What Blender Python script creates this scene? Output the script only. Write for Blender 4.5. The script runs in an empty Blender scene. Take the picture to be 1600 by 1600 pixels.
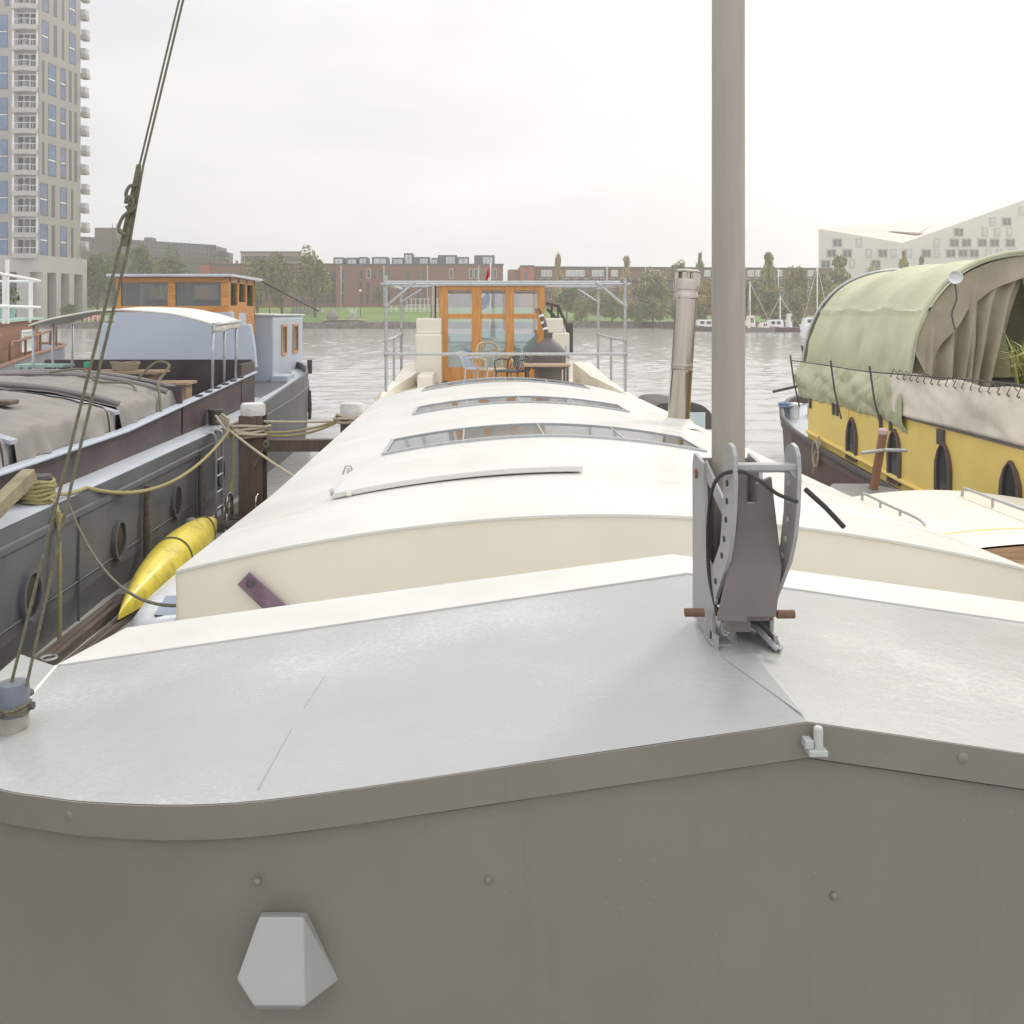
import bpy, bmesh, math, random
from mathutils import Vector, Matrix, noise as mnoise
R = math.radians
C = bpy.context.scene
COL = C.collection

# ------------------------------------------------------------------ camera, sky, sun, exposure
F, CX, CY, HC = 1500.0, 738.0, 490.0, 2.9
cam_d = bpy.data.cameras.new("camera")
cam = bpy.data.objects.new("camera", cam_d)
COL.objects.link(cam)
cam.location = (0, 0, HC)
cam.rotation_euler = (R(90), 0, 0)
cam_d.sensor_width = 36
cam_d.lens = 36 * F / 1600
cam_d.shift_x = (800 - CX) / 1600
cam_d.shift_y = -(800 - CY) / 1600
cam_d.clip_start = 0.05
cam_d.clip_end = 5000
C.camera = cam

SUN_EL, SUN_AZ = R(38), R(38)          # azimuth measured from +Y towards +X
w = bpy.data.worlds.new("World"); C.world = w; w.use_nodes = True
nt = w.node_tree; nt.nodes.clear()
def wn(t): return nt.nodes.new(t)
out = wn('ShaderNodeOutputWorld')
sky = wn('ShaderNodeTexSky'); sky.sky_type = 'NISHITA'; sky.sun_disc = False
sky.sun_elevation = SUN_EL; sky.sun_rotation = SUN_AZ; sky.air_density = 1.5; sky.dust_density = 4
bg1 = wn('ShaderNodeBackground'); bg1.inputs[1].default_value = 0.10
nt.links.new(sky.outputs[0], bg1.inputs[0])
tc = wn('ShaderNodeTexCoord')
mp = wn('ShaderNodeMapping'); mp.inputs['Scale'].default_value = (1.6, 1.6, 4.2)
nt.links.new(tc.outputs['Generated'], mp.inputs[0])
nz = wn('ShaderNodeTexNoise'); nz.inputs['Scale'].default_value = 2.4; nz.inputs['Detail'].default_value = 7; nz.inputs['Roughness'].default_value = .52
nt.links.new(mp.outputs[0], nz.inputs['Vector'])
rp = wn('ShaderNodeValToRGB')
rp.color_ramp.elements[0].position = .33; rp.color_ramp.elements[0].color = (.69, .705, .745, 1)
rp.color_ramp.elements[1].position = .68; rp.color_ramp.elements[1].color = (.80, .805, .825, 1)
nt.links.new(nz.outputs[0], rp.inputs[0])
# overcast is brighter overhead and round the hidden sun
sep = wn('ShaderNodeSeparateXYZ'); nt.links.new(tc.outputs['Generated'], sep.inputs[0])
up = wn('ShaderNodeMapRange'); up.inputs['From Min'].default_value = .28; up.inputs['From Max'].default_value = 1
up.inputs['To Min'].default_value = 1.0; up.inputs['To Max'].default_value = 1.75
nt.links.new(sep.outputs[2], up.inputs[0])
dt = wn('ShaderNodeVectorMath'); dt.operation = 'DOT_PRODUCT'
sd = Vector((math.sin(SUN_AZ) * math.cos(SUN_EL), math.cos(SUN_AZ) * math.cos(SUN_EL), math.sin(SUN_EL)))
dt.inputs[1].default_value = sd
nt.links.new(tc.outputs['Generated'], dt.inputs[0])
gl = wn('ShaderNodeMapRange'); gl.inputs['From Min'].default_value = .55; gl.inputs['From Max'].default_value = 1
gl.inputs['To Min'].default_value = 0; gl.inputs['To Max'].default_value = .16
nt.links.new(dt.outputs['Value'], gl.inputs[0])
ad = wn('ShaderNodeMath'); ad.operation = 'ADD'
bkm = wn('ShaderNodeMapRange'); bkm.inputs['From Min'].default_value = .3; bkm.inputs['From Max'].default_value = -.7; bkm.inputs['To Min'].default_value = 0; bkm.inputs['To Max'].default_value = .42  # added fill: unseen sky behind the camera brightened to light camera-facing sides
nt.links.new(sep.outputs[1], bkm.inputs[0])
ad0 = wn('ShaderNodeMath'); ad0.operation = 'ADD'; nt.links.new(up.outputs[0], ad0.inputs[0]); nt.links.new(bkm.outputs[0], ad0.inputs[1])
nt.links.new(ad0.outputs[0], ad.inputs[0]); nt.links.new(gl.outputs[0], ad.inputs[1])
bg2 = wn('ShaderNodeBackground')
wt = wn('ShaderNodeMapRange'); wt.inputs['From Min'].default_value = .35; wt.inputs['From Max'].default_value = 1; wt.inputs['To Max'].default_value = .8
nt.links.new(dt.outputs['Value'], wt.inputs[0])
wm_ = wn('ShaderNodeMix'); wm_.data_type = 'RGBA'; wm_.blend_type = 'MULTIPLY'; wm_.inputs[7].default_value = (1.03, .985, .92, 1)
nt.links.new(wt.outputs[0], wm_.inputs[0]); nt.links.new(rp.outputs[0], wm_.inputs[6]); nt.links.new(wm_.outputs[2], bg2.inputs[0]); nt.links.new(ad.outputs[0], bg2.inputs[1])
mx = wn('ShaderNodeMixShader'); mx.inputs[0].default_value = .93
nt.links.new(bg1.outputs[0], mx.inputs[1]); nt.links.new(bg2.outputs[0], mx.inputs[2])
nt.links.new(mx.outputs[0], out.inputs[0])

sl = bpy.data.lights.new("sun", 'SUN'); sl.energy = 1.25; sl.angle = R(11); sl.color = (1, .94, .84)
so = bpy.data.objects.new("sun", sl); COL.objects.link(so)
so.rotation_euler = (-sd).to_track_quat('-Z', 'Y').to_euler()
so.location = (20, 20, 40)
C.view_settings.view_transform = 'Standard'
C.view_settings.look = 'None'
C.view_settings.exposure = 0.23
C.view_settings.gamma = 1
C.view_settings.use_curve_mapping = False
C.cycles.volume_bounces = 1
C.cycles.max_bounces = 8
C.cycles.transparent_max_bounces = 16

# ------------------------------------------------------------------ helpers
def Xp(px, d): return (px - CX) * d / F
def Zp(py, d): return HC - (py - CY) * d / F
def P(px, py, d): return Vector((Xp(px, d), d, Zp(py, d)))

class MB:
    def __init__(s): s.v = []; s.f = []; s.m = []; s.s = []
    def add(s, vs, fs, mat=0, smooth=False):
        b = len(s.v); s.v += [Vector(a) for a in vs]
        for f in fs:
            s.f.append([b + i for i in f]); s.m.append(mat); s.s.append(smooth)
        return s
    def box(s, x0, x1, y0, y1, z0, z1, mat=0, M=None):
        vs = [Vector((x, y, z)) for x in (x0, x1) for y in (y0, y1) for z in (z0, z1)]
        if M: vs = [M @ a for a in vs]
        return s.add(vs, [(0, 1, 3, 2), (4, 6, 7, 5), (0, 4, 5, 1), (2, 3, 7, 6), (0, 2, 6, 4), (1, 5, 7, 3)], mat)
    def beam(s, p, q, a, b, mat=0, up=(0, 0, 1)):
        p = Vector(p); q = Vector(q); t = (q - p).normalized(); u = Vector(up)
        if abs(t.dot(u)) > .98: u = Vector((0, 1, 0))
        sx = t.cross(u).normalized() * a / 2; sy = sx.cross(t).normalized() * b / 2
        vs = [c + i * sx + j * sy for c in (p, q) for i, j in ((-1, -1), (1, -1), (1, 1), (-1, 1))]
        return s.add(vs, [(3, 2, 1, 0), (4, 5, 6, 7), (0, 1, 5, 4), (1, 2, 6, 5), (2, 3, 7, 6), (3, 0, 4, 7)], mat)
    def tube(s, pts, r, n=8, mat=0, caps=True):
        pts = [Vector(p) for p in pts]; rings = []; side = None
        for i, p in enumerate(pts):
            t = (pts[min(i + 1, len(pts) - 1)] - pts[max(i - 1, 0)])
            t = t.normalized() if t.length > 1e-9 else Vector((0, 0, 1))
            if side is None:
                side = t.cross(Vector((0, 0, 1)) if abs(t.z) < .9 else Vector((1, 0, 0))).normalized()
            side = (side - t * side.dot(t)).normalized()
            o = t.cross(side); rr = r[i] if isinstance(r, (list, tuple)) else r
            rings.append([p + rr * (math.cos(a) * side + math.sin(a) * o) for a in [2 * math.pi * k / n for k in range(n)]])
        return s.loft(rings, True, caps, caps, mat, True)
    def loft(s, rings, closed=True, c0=True, c1=True, mat=0, smooth=False):
        n = len(rings[0]); vs = [p for r_ in rings for p in r_]; fs = []
        for i in range(len(rings) - 1):
            for k in range(n if closed else n - 1):
                k2 = (k + 1) % n
                fs.append((i * n + k, i * n + k2, (i + 1) * n + k2, (i + 1) * n + k))
        b = len(s.v); s.add(vs, fs, mat, smooth)
        if closed and c0: s.f.append([b + k for k in range(n)][::-1]); s.m.append(mat); s.s.append(False)
        if closed and c1: s.f.append([b + (len(rings) - 1) * n + k for k in range(n)]); s.m.append(mat); s.s.append(False)
        return s
    def prism(s, poly, vec, mat=0):
        vec = Vector(vec); a = [Vector(p) for p in poly]; n = len(a)
        fs = [list(range(n))[::-1], list(range(n, 2 * n))] + [(i, (i + 1) % n, n + (i + 1) % n, n + i) for i in range(n)]
        return s.add(a + [p + vec for p in a], fs, mat)
    def grid(s, fn, nu, nv, mat=0, smooth=True):
        vs = [Vector(fn(i / nu, j / nv)) for i in range(nu + 1) for j in range(nv + 1)]
        fs = [(i * (nv + 1) + j, (i + 1) * (nv + 1) + j, (i + 1) * (nv + 1) + j + 1, i * (nv + 1) + j + 1) for i in range(nu) for j in range(nv)]
        return s.add(vs, fs, mat, smooth)
    def lathe(s, prof, c, n=20, mat=0, tilt=None):
        c = Vector(c); rings = []
        for r_, z in prof:
            ring = [Vector((r_ * math.cos(2 * math.pi * k / n), r_ * math.sin(2 * math.pi * k / n), z)) for k in range(n)]
            rings.append([c + (tilt @ p if tilt else p) for p in ring])
        return s.loft(rings, True, True, True, mat, True)
    def build(s, name, mats, parent=None, bevel=0, solid=0, autosmooth=True):
        if not isinstance(mats, (list, tuple)): mats = [mats]
        off = ORG.get(parent.name, Vector()) if parent else Vector()
        me = bpy.data.meshes.new(name)
        me.from_pydata([v - off for v in s.v], [], s.f)
        for m in mats: me.materials.append(m)
        me.polygons.foreach_set('material_index', s.m); me.polygons.foreach_set('use_smooth', s.s)
        bm = bmesh.new(); bm.from_mesh(me); bmesh.ops.recalc_face_normals(bm, faces=bm.faces)
        if autosmooth:
            for e in bm.edges:
                if len(e.link_faces) == 2 and e.calc_face_angle(0) > R(40): e.smooth = False
        bm.to_mesh(me); bm.free(); me.update()
        o = bpy.data.objects.new(name, me); COL.objects.link(o)
        if parent: o.parent = parent
        ORG[o.name] = off.copy()
        if solid:
            md = o.modifiers.new('solid', 'SOLIDIFY'); md.thickness = solid; md.offset = 0
        if bevel:
            md = o.modifiers.new('bevel', 'BEVEL'); md.width = bevel; md.segments = 2; md.limit_method = 'ANGLE'; md.angle_limit = R(35); md.harden_normals = False
        return o
ORG = {}
def tag(o, label=None, cat=None, group=None, kind=None):
    if label: o['label'] = label
    if cat: o['category'] = cat
    if group: o['group'] = group
    if kind: o['kind'] = kind
    return o
def thing(name, label, cat, loc, group=None):
    o = bpy.data.objects.new(name, None); o.empty_display_size = .3; COL.objects.link(o); o.location = loc
    ORG[o.name] = Vector(loc)
    return tag(o, label, cat, group)
def place(name, mesh_obj, parent, world, rotz=0, first=False, scale=None):
    o = mesh_obj if first else mesh_obj.copy()
    if not first: o.name = name; COL.objects.link(o)
    o.parent = parent
    o.location = Vector(world) - ORG[parent.name]; o.rotation_euler = (0, 0, rotz)
    if scale: o.scale = scale
    return o
class Stamp:
    """one mesh, linked as many times as wanted"""
    def __init__(s, name, mb, mats): s.name = name; s.mb = mb; s.mats = mats; s.o = None
    def put(s, parent, world, rotz=0, scale=None):
        if s.o is None:
            s.o = s.mb.build(s.name, s.mats); return place(s.name, s.o, parent, world, rotz, True, scale)
        return place(s.name, s.o, parent, world, rotz, False, scale)
def sag(p, q, s, n=24):
    p = Vector(p); q = Vector(q)
    return [p.lerp(q, t) - Vector((0, 0, s * 4 * t * (1 - t))) for t in [i / n for i in range(n + 1)]]
def smooth_path(pts, n=6):
    pts = [Vector(p) for p in pts]; o = []
    for i in range(len(pts) - 1):
        a = pts[max(i - 1, 0)]; b = pts[i]; c = pts[i + 1]; d = pts[min(i + 2, len(pts) - 1)]
        for k in range(n):
            t = k / n
            o.append(.5 * ((2 * b) + (c - a) * t + (2 * a - 5 * b + 4 * c - d) * t * t + (3 * b - a - 3 * c + d) * t ** 3))
    o.append(pts[-1]); return o
def nse(x, y, z=0): return mnoise.noise(Vector((x, y, z)))

# ------------------------------------------------------------------ materials
def pmat(name, col, rough=.5, metal=0, var=.12, scale=2.5, stretch=(1, 1, 1), bump=0, bscale=30, dirt=None, dirt_amt=.0, dscale=1.2, spec=.5, coat=0, island=0):
    m = bpy.data.materials.new(name); m.use_nodes = True; t = m.node_tree; b = t.nodes['Principled BSDF']
    tc = t.nodes.new('ShaderNodeTexCoord'); mp = t.nodes.new('ShaderNodeMapping'); mp.inputs['Scale'].default_value = stretch
    t.links.new(tc.outputs['Object'], mp.inputs[0])
    n = t.nodes.new('ShaderNodeTexNoise'); n.inputs['Scale'].default_value = scale; n.inputs['Detail'].default_value = 8; n.inputs['Roughness'].default_value = .62
    t.links.new(mp.outputs[0], n.inputs['Vector'])
    r = t.nodes.new('ShaderNodeValToRGB')
    lo = [c * (1 - var) for c in col]; hi = [min(c * (1 + var), .95) for c in col]
    r.color_ramp.elements[0].position = .3; r.color_ramp.elements[0].color = (*lo, 1)
    r.color_ramp.elements[1].position = .7; r.color_ramp.elements[1].color = (*hi, 1)
    t.links.new(n.outputs[0], r.inputs[0]); last = r.outputs[0]
    if dirt:
        n2 = t.nodes.new('ShaderNodeTexNoise'); n2.inputs['Scale'].default_value = dscale; n2.inputs['Detail'].default_value = 10; n2.inputs['Roughness'].default_value = .7
        t.links.new(mp.outputs[0], n2.inputs['Vector'])
        r2 = t.nodes.new('ShaderNodeMapRange'); r2.inputs['From Min'].default_value = .48; r2.inputs['From Max'].default_value = .72; r2.inputs['To Max'].default_value = dirt_amt
        t.links.new(n2.outputs[0], r2.inputs[0])
        mxx = t.nodes.new('ShaderNodeMix'); mxx.data_type = 'RGBA'; mxx.inputs[7].default_value = (*dirt, 1)
        t.links.new(r2.outputs[0], mxx.inputs[0]); t.links.new(last, mxx.inputs[6]); last = mxx.outputs[2]
    if island:
        g = t.nodes.new('ShaderNodeNewGeometry'); h = t.nodes.new('ShaderNodeHueSaturation')
        mr = t.nodes.new('ShaderNodeMapRange'); mr.inputs['To Min'].default_value = 1 - island; mr.inputs['To Max'].default_value = 1 + island
        t.links.new(g.outputs['Random Per Island'], mr.inputs[0]); t.links.new(mr.outputs[0], h.inputs['Value']); t.links.new(last, h.inputs['Color']); last = h.outputs[0]
    t.links.new(last, b.inputs['Base Color'])
    rr = t.nodes.new('ShaderNodeMapRange'); rr.inputs['To Min'].default_value = max(rough - .12, .02); rr.inputs['To Max'].default_value = min(rough + .12, 1)
    t.links.new(n.outputs[0], rr.inputs[0]); t.links.new(rr.outputs[0], b.inputs['Roughness'])
    b.inputs['Metallic'].default_value = metal; b.inputs['Specular IOR Level'].default_value = spec; b.inputs['Coat Weight'].default_value = coat
    if bump:
        n3 = t.nodes.new('ShaderNodeTexNoise'); n3.inputs['Scale'].default_value = bscale; n3.inputs['Detail'].default_value = 5
        t.links.new(mp.outputs[0], n3.inputs['Vector'])
        bp = t.nodes.new('ShaderNodeBump'); bp.inputs['Strength'].default_value = bump; bp.inputs['Distance'].default_value = .02
        t.links.new(n3.outputs[0], bp.inputs['Height']); t.links.new(bp.outputs[0], b.inputs['Normal'])
    return m
def glassmat(name, col, refl=.35, tint=(.8, .85, .85), rough=.03):
    m = bpy.data.materials.new(name); m.use_nodes = True; t = m.node_tree; t.nodes.clear()
    o = t.nodes.new('ShaderNodeOutputMaterial'); a = t.nodes.new('ShaderNodeBsdfTransparent'); a.inputs[0].default_value = (*tint, 1)
    g = t.nodes.new('ShaderNodeBsdfGlossy'); g.inputs[0].default_value = (*col, 1); g.inputs['Roughness'].default_value = rough
    fr = t.nodes.new('ShaderNodeLayerWeight'); fr.inputs[0].default_value = refl
    mr = t.nodes.new('ShaderNodeMapRange'); mr.inputs['To Min'].default_value = refl; mr.inputs['To Max'].default_value = 1
    t.links.new(fr.outputs['Fresnel'], mr.inputs[0])
    x = t.nodes.new('ShaderNodeMixShader'); t.links.new(mr.outputs[0], x.inputs[0]); t.links.new(a.outputs[0], x.inputs[1]); t.links.new(g.outputs[0], x.inputs[2])
    t.links.new(x.outputs[0], o.inputs[0]); return m
def brickmat(name, c1, c2, mortar, sc):
    m = pmat(name, c1, .85, var=.15); t = m.node_tree; b = t.nodes['Principled BSDF']
    tc = t.nodes.new('ShaderNodeTexCoord'); mp = t.nodes.new('ShaderNodeMapping'); mp.inputs['Rotation'].default_value = (R(90), 0, 0)
    t.links.new(tc.outputs['Object'], mp.inputs[0])
    k = t.nodes.new('ShaderNodeTexBrick'); k.inputs['Scale'].default_value = sc; k.inputs['Color1'].default_value = (*c1, 1); k.inputs['Color2'].default_value = (*c2, 1); k.inputs['Mortar'].default_value = (*mortar, 1); k.inputs['Mortar Size'].default_value = .012
    t.links.new(mp.outputs[0], k.inputs[0])
    old = b.inputs['Base Color'].links[0].from_socket
    x = t.nodes.new('ShaderNodeMix'); x.data_type = 'RGBA'; x.inputs[0].default_value = .5
    t.links.new(old, x.inputs[6]); t.links.new(k.outputs[0], x.inputs[7]); t.links.new(x.outputs[2], b.inputs['Base Color'])
    return m

M = {}
M['cream'] = pmat('cream_paint', (.76, .715, .60), .42, var=.03, scale=1.2, bump=.03, bscale=9, dirt=(.62, .57, .46), dirt_amt=.35, dscale=.9)
M['white'] = pmat('white_paint', (.67, .66, .615), .34, var=.03, scale=1.0, bump=.04, bscale=7, dirt=(.555, .54, .49), dirt_amt=.6, dscale=1.4)
M['greyface'] = pmat('grey_wall_paint', (.205, .192, .16), .42, var=.08, scale=2.0, bump=.05, bscale=40, dirt=(.20, .185, .16), dirt_amt=.5, dscale=2.2)
M['groove'] = pmat('seam_shadow', (.06, .055, .05), .8)  # shade under the lip put into the colour
M['lightgrey'] = pmat('light_grey_paint', (.45, .46, .43), .5, var=.08)
M['galv'] = pmat('galvanised_steel', (.46, .47, .47), .5, metal=.55, var=.15, scale=20, bump=.05, bscale=60)
M['mastpaint'] = pmat('mast_paint', (.37, .33, .285), .42, metal=.1, var=.10, scale=3, stretch=(6, 6, .6), dirt=(.29, .26, .23), dirt_amt=.5, dscale=2)
M['steelplate'] = pmat('tabernacle_steel', (.40, .40, .39), .5, metal=.35, var=.14, scale=8, dirt=(.25, .2, .17), dirt_amt=.6, dscale=4)
M['heel'] = pmat('mast_heel_paint', (.19, .165, .155), .55, metal=.2, var=.15, scale=6)
M['rust'] = pmat('rusty_steel', (.19, .11, .07), .8, var=.3, scale=12, bump=.2)
M['inox'] = pmat('stainless_pipe', (.44, .395, .345), .17, metal=1, var=.04, scale=3, stretch=(1, 1, .2))
M['black'] = pmat('black_rubber', (.035, .033, .03), .6, var=.2)
M['wood'] = pmat('varnished_wood', (.56, .25, .06), .32, var=.28, scale=4, stretch=(6, 6, .5), coat=.3)
M['woodx'] = pmat('varnished_rail', (.56, .25, .06), .32, var=.28, scale=4, stretch=(.5, 6, 6), coat=.3)
M['woodpale'] = pmat('weathered_board', (.42, .29, .18), .7, var=.25, scale=5, stretch=(.6, 5, 5))
M['woodold'] = pmat('old_timber', (.115, .09, .075), .85, var=.35, scale=5, stretch=(5, .6, 5), bump=.3)
M['woodgreen'] = pmat('mossy_timber', (.30, .25, .16), .85, var=.3, scale=6, dirt=(.20, .24, .07), dirt_amt=.8, dscale=3)
M['hullgrey'] = pmat('grey_hull_paint', (.118, .124, .134), .5, var=.18, scale=1.2, stretch=(1, 1, 1), bump=.06, bscale=5, dirt=(.075, .06, .05), dirt_amt=.7, dscale=1.4)
M['coaming'] = pmat('dark_maroon_paint', (.066, .044, .047), .5, var=.25, scale=2, dirt=(.12, .09, .08), dirt_amt=.5, dscale=2)
M['hullbrown'] = pmat('brown_hull_paint', (.12, .072, .068), .5, var=.2, scale=2, dirt=(.16, .10, .08), dirt_amt=.5, dscale=2)
M['deckblue'] = pmat('pale_blue_deck', (.52, .56, .60), .5, var=.08, scale=2, dirt=(.36, .36, .35), dirt_amt=.5)
M['bluegrey'] = pmat('pale_blue_paint', (.47, .515, .585), .45, var=.04, scale=1, dirt=(.38, .41, .46), dirt_amt=.4, bump=.03, bscale=4)
M['canvasgrey'] = pmat('grey_brown_tarpaulin', (.235, .215, .20), .8, var=.2, scale=1.5, bump=.35, bscale=5, dirt=(.32, .295, .27), dirt_amt=.6, dscale=1)
M['canvaswhite'] = pmat('cream_canvas', (.70, .68, .62), .75, var=.07, scale=2, dirt=(.5, .47, .4), dirt_amt=.5, bump=.15, bscale=8)
M['canvasgreen'] = pmat('faded_green_tarpaulin', (.50, .50, .335), .75, var=.14, scale=1.2, dirt=(.62, .59, .44), dirt_amt=.75, dscale=.8, bump=.3, bscale=6)
M['canvasolive'] = pmat('olive_curtain', (.34, .30, .21), .8, var=.2, scale=2, bump=.25, bscale=6)
M['canvasbeige'] = pmat('beige_canvas', (.78, .72, .61), .8, var=.08, scale=1.5, dirt=(.44, .40, .31), dirt_amt=.5, bump=.2, bscale=5)
M['yellow'] = pmat('yellow_paint', (.88, .665, .19), .42, var=.06, scale=1.5, dirt=(.76, .55, .15), dirt_amt=.35)
M['canoe'] = pmat('yellow_canoe_shell', (.76, .62, .075), .32, var=.10, scale=2.5, dirt=(.27, .24, .06), dirt_amt=.85, dscale=3.4)
M['windowdark'] = pmat('dark_window_frame', (.12, .08, .075), .5, var=.2)
M['pane'] = glassmat('window_glass', (.85, .9, .92), .16, (.88, .9, .89))
M['panedim'] = glassmat('wheelhouse_glass', (.8, .85, .86), .10, (.58, .57, .54))
M['paleglass'] = pmat('pale_window_glass', (.50, .51, .51), .12, var=.3, scale=.4, spec=.8)
M['panedark'] = pmat('dark_glass', (.035, .038, .042), .06, var=.3, spec=.8)
M['paneblue'] = pmat('blue_glass', (.07, .125, .235), .06, var=.35, scale=.5, spec=.9)
M['skyglass'] = pmat('skylight_glass', (.09, .10, .10), .05, var=.2, scale=2, spec=.8)
M['frost'] = pmat('pale_teal_blind', (.66, .77, .77), .25, var=.06, spec=.7)
M['ropey'] = pmat('yellow_green_rope', (.36, .31, .14), .85, var=.3, scale=60, bump=.5, bscale=150)
M['ropeb'] = pmat('beige_rope', (.46, .40, .29), .85, var=.25, scale=60, bump=.5, bscale=150)
M['roped'] = pmat('dark_olive_rope', (.16, .15, .10), .85, var=.3, scale=60, bump=.5, bscale=150)
M['pile'] = pmat('rusty_brown_pile', (.105, .068, .052), .75, var=.3, scale=3, stretch=(3, 3, .6), dirt=(.17, .15, .13), dirt_amt=.6, dscale=2, bump=.2)
M['capwhite'] = pmat('weathered_white_cap', (.62, .61, .58), .55, var=.10, scale=6, dirt=(.34, .31, .26), dirt_amt=.8, dscale=4)
M['whitepl'] = pmat('white_gelcoat', (.80, .81, .82), .25, var=.03)
M['whiter'] = pmat('white_rail', (.78, .78, .76), .4, var=.05)
M['iron'] = pmat('dark_iron', (.10, .092, .088), .6, metal=.3, var=.2)
M['stovegrey'] = pmat('dark_stove_steel', (.14, .125, .12), .6, metal=.2, var=.18)
M['rattan'] = pmat('pale_rattan', (.48, .40, .28), .75, var=.25, scale=30)
M['purple'] = pmat('purple_bar', (.20, .13, .17), .5, var=.5, scale=5)
M['concrete'] = pmat('tower_concrete', (.33, .305, .275), .85, var=.06, scale=.3, dirt=(.32, .30, .275), dirt_amt=.5, dscale=.5, stretch=(1, 1, .3))
M['concretel'] = pmat('pale_concrete', (.42, .405, .375), .85, var=.05, scale=.3)
M['brick'] = brickmat('red_brick', (.25, .105, .075), (.20, .085, .065), (.26, .16, .13), 1.6)
M['brickb'] = brickmat('brown_brick', (.19, .095, .07), (.155, .08, .06), (.2, .14, .11), 1.6)
M['bricko'] = brickmat('orange_brick', (.42, .11, .05), (.36, .09, .045), (.4, .2, .13), 1.6)
M['darkblock'] = pmat('dark_brown_cladding', (.115, .09, .08), .8, var=.1, scale=.3)
M['zinc'] = pmat('dark_zinc', (.085, .088, .09), .5, var=.1, metal=.2)
M['whale'] = pmat('pale_zinc_cladding', (.66, .61, .575), .7, var=.05, scale=.15)
M['whaleroof'] = pmat('pale_zinc_roof', (.40, .345, .305), .6, var=.05, scale=.15)
M['whaledark'] = pmat('dull_zinc_panel', (.40, .38, .36), .6, var=.1, scale=.4)
M['leaf'] = pmat('green_leaves', (.135, .175, .040), .7, var=.4, scale=.35, island=.5)
M['leafo'] = pmat('olive_leaves', (.225, .205, .062), .7, var=.4, scale=.35, island=.5)
M['leafy'] = pmat('autumn_leaves', (.36, .27, .065), .7, var=.4, scale=.35, island=.5)
M['bark'] = pmat('bark', (.09, .075, .06), .9, var=.3)
M['grass'] = pmat('lawn_grass', (.115, .20, .03), .9, var=.35, scale=.12, dirt=(.13, .14, .045), dirt_amt=.7, dscale=.06)
M['ground'] = pmat('earth', (.16, .15, .12), .9, var=.2, scale=.1)
M['stone'] = pmat('quay_stone', (.15, .135, .115), .9, var=.55, scale=1.3, bump=.5, bscale=2)
M['red'] = pmat('red_plastic', (.5, .04, .03), .5)
M['green'] = pmat('green_plastic', (.03, .28, .16), .5)
M['mint'] = pmat('mint_roof_paint', (.36, .50, .43), .6, var=.1)
M['brownwood'] = pmat('brown_painted_wood', (.24, .115, .06), .55, var=.2, scale=2, stretch=(3, 3, .6))
M['blueline'] = pmat('blue_rope', (.20, .28, .42), .8, var=.2)
M['flagw'] = pmat('flag_white', (.8, .8, .8), .8); M['flagr'] = pmat('flag_red', (.55, .05, .05), .8); M['flagb'] = pmat('flag_blue', (.06, .12, .36), .8)
M['slate'] = pmat('slate_roof_canvas', (.22, .20, .19), .7, var=.15)

def scuffs(m):
    # fine runs, chalky specks and scratches that belong to the paint
    t = m.node_tree; b = t.nodes['Principled BSDF']; tc = t.nodes.new('ShaderNodeTexCoord')
    mp = t.nodes.new('ShaderNodeMapping'); mp.inputs['Scale'].default_value = (14, 14, .9); t.links.new(tc.outputs['Object'], mp.inputs[0])
    n = t.nodes.new('ShaderNodeTexNoise'); n.inputs['Scale'].default_value = 1.6; n.inputs['Detail'].default_value = 9; n.inputs['Roughness'].default_value = .75; t.links.new(mp.outputs[0], n.inputs['Vector'])
    r = t.nodes.new('ShaderNodeMapRange'); r.inputs['From Min'].default_value = .53; r.inputs['From Max'].default_value = .75; r.inputs['To Max'].default_value = .55; t.links.new(n.outputs[0], r.inputs[0])
    v = t.nodes.new('ShaderNodeTexVoronoi'); v.inputs['Scale'].default_value = 26; t.links.new(tc.outputs['Object'], v.inputs['Vector'])
    n2 = t.nodes.new('ShaderNodeTexNoise'); n2.inputs['Scale'].default_value = 3; t.links.new(tc.outputs['Object'], n2.inputs['Vector'])
    r2 = t.nodes.new('ShaderNodeMapRange'); r2.inputs['From Min'].default_value = .075; r2.inputs['From Max'].default_value = .03; r2.inputs['To Max'].default_value = .35; t.links.new(v.outputs['Distance'], r2.inputs[0])
    r3 = t.nodes.new('ShaderNodeMapRange'); r3.inputs['From Min'].default_value = .55; r3.inputs['From Max'].default_value = .62; t.links.new(n2.outputs[0], r3.inputs[0])
    mu = t.nodes.new('ShaderNodeMath'); mu.operation = 'MULTIPLY'; t.links.new(r2.outputs[0], mu.inputs[0]); t.links.new(r3.outputs[0], mu.inputs[1])
    old = b.inputs['Base Color'].links[0].from_socket
    x = t.nodes.new('ShaderNodeMix'); x.data_type = 'RGBA'; x.inputs[7].default_value = (.19, .165, .13, 1); t.links.new(r.outputs[0], x.inputs[0]); t.links.new(old, x.inputs[6])
    y = t.nodes.new('ShaderNodeMix'); y.data_type = 'RGBA'; y.inputs[7].default_value = (.44, .43, .39, 1); t.links.new(mu.outputs[0], y.inputs[0]); t.links.new(x.outputs[2], y.inputs[6]); t.links.new(y.outputs[2], b.inputs['Base Color'])
scuffs(M['greyface'])
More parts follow.
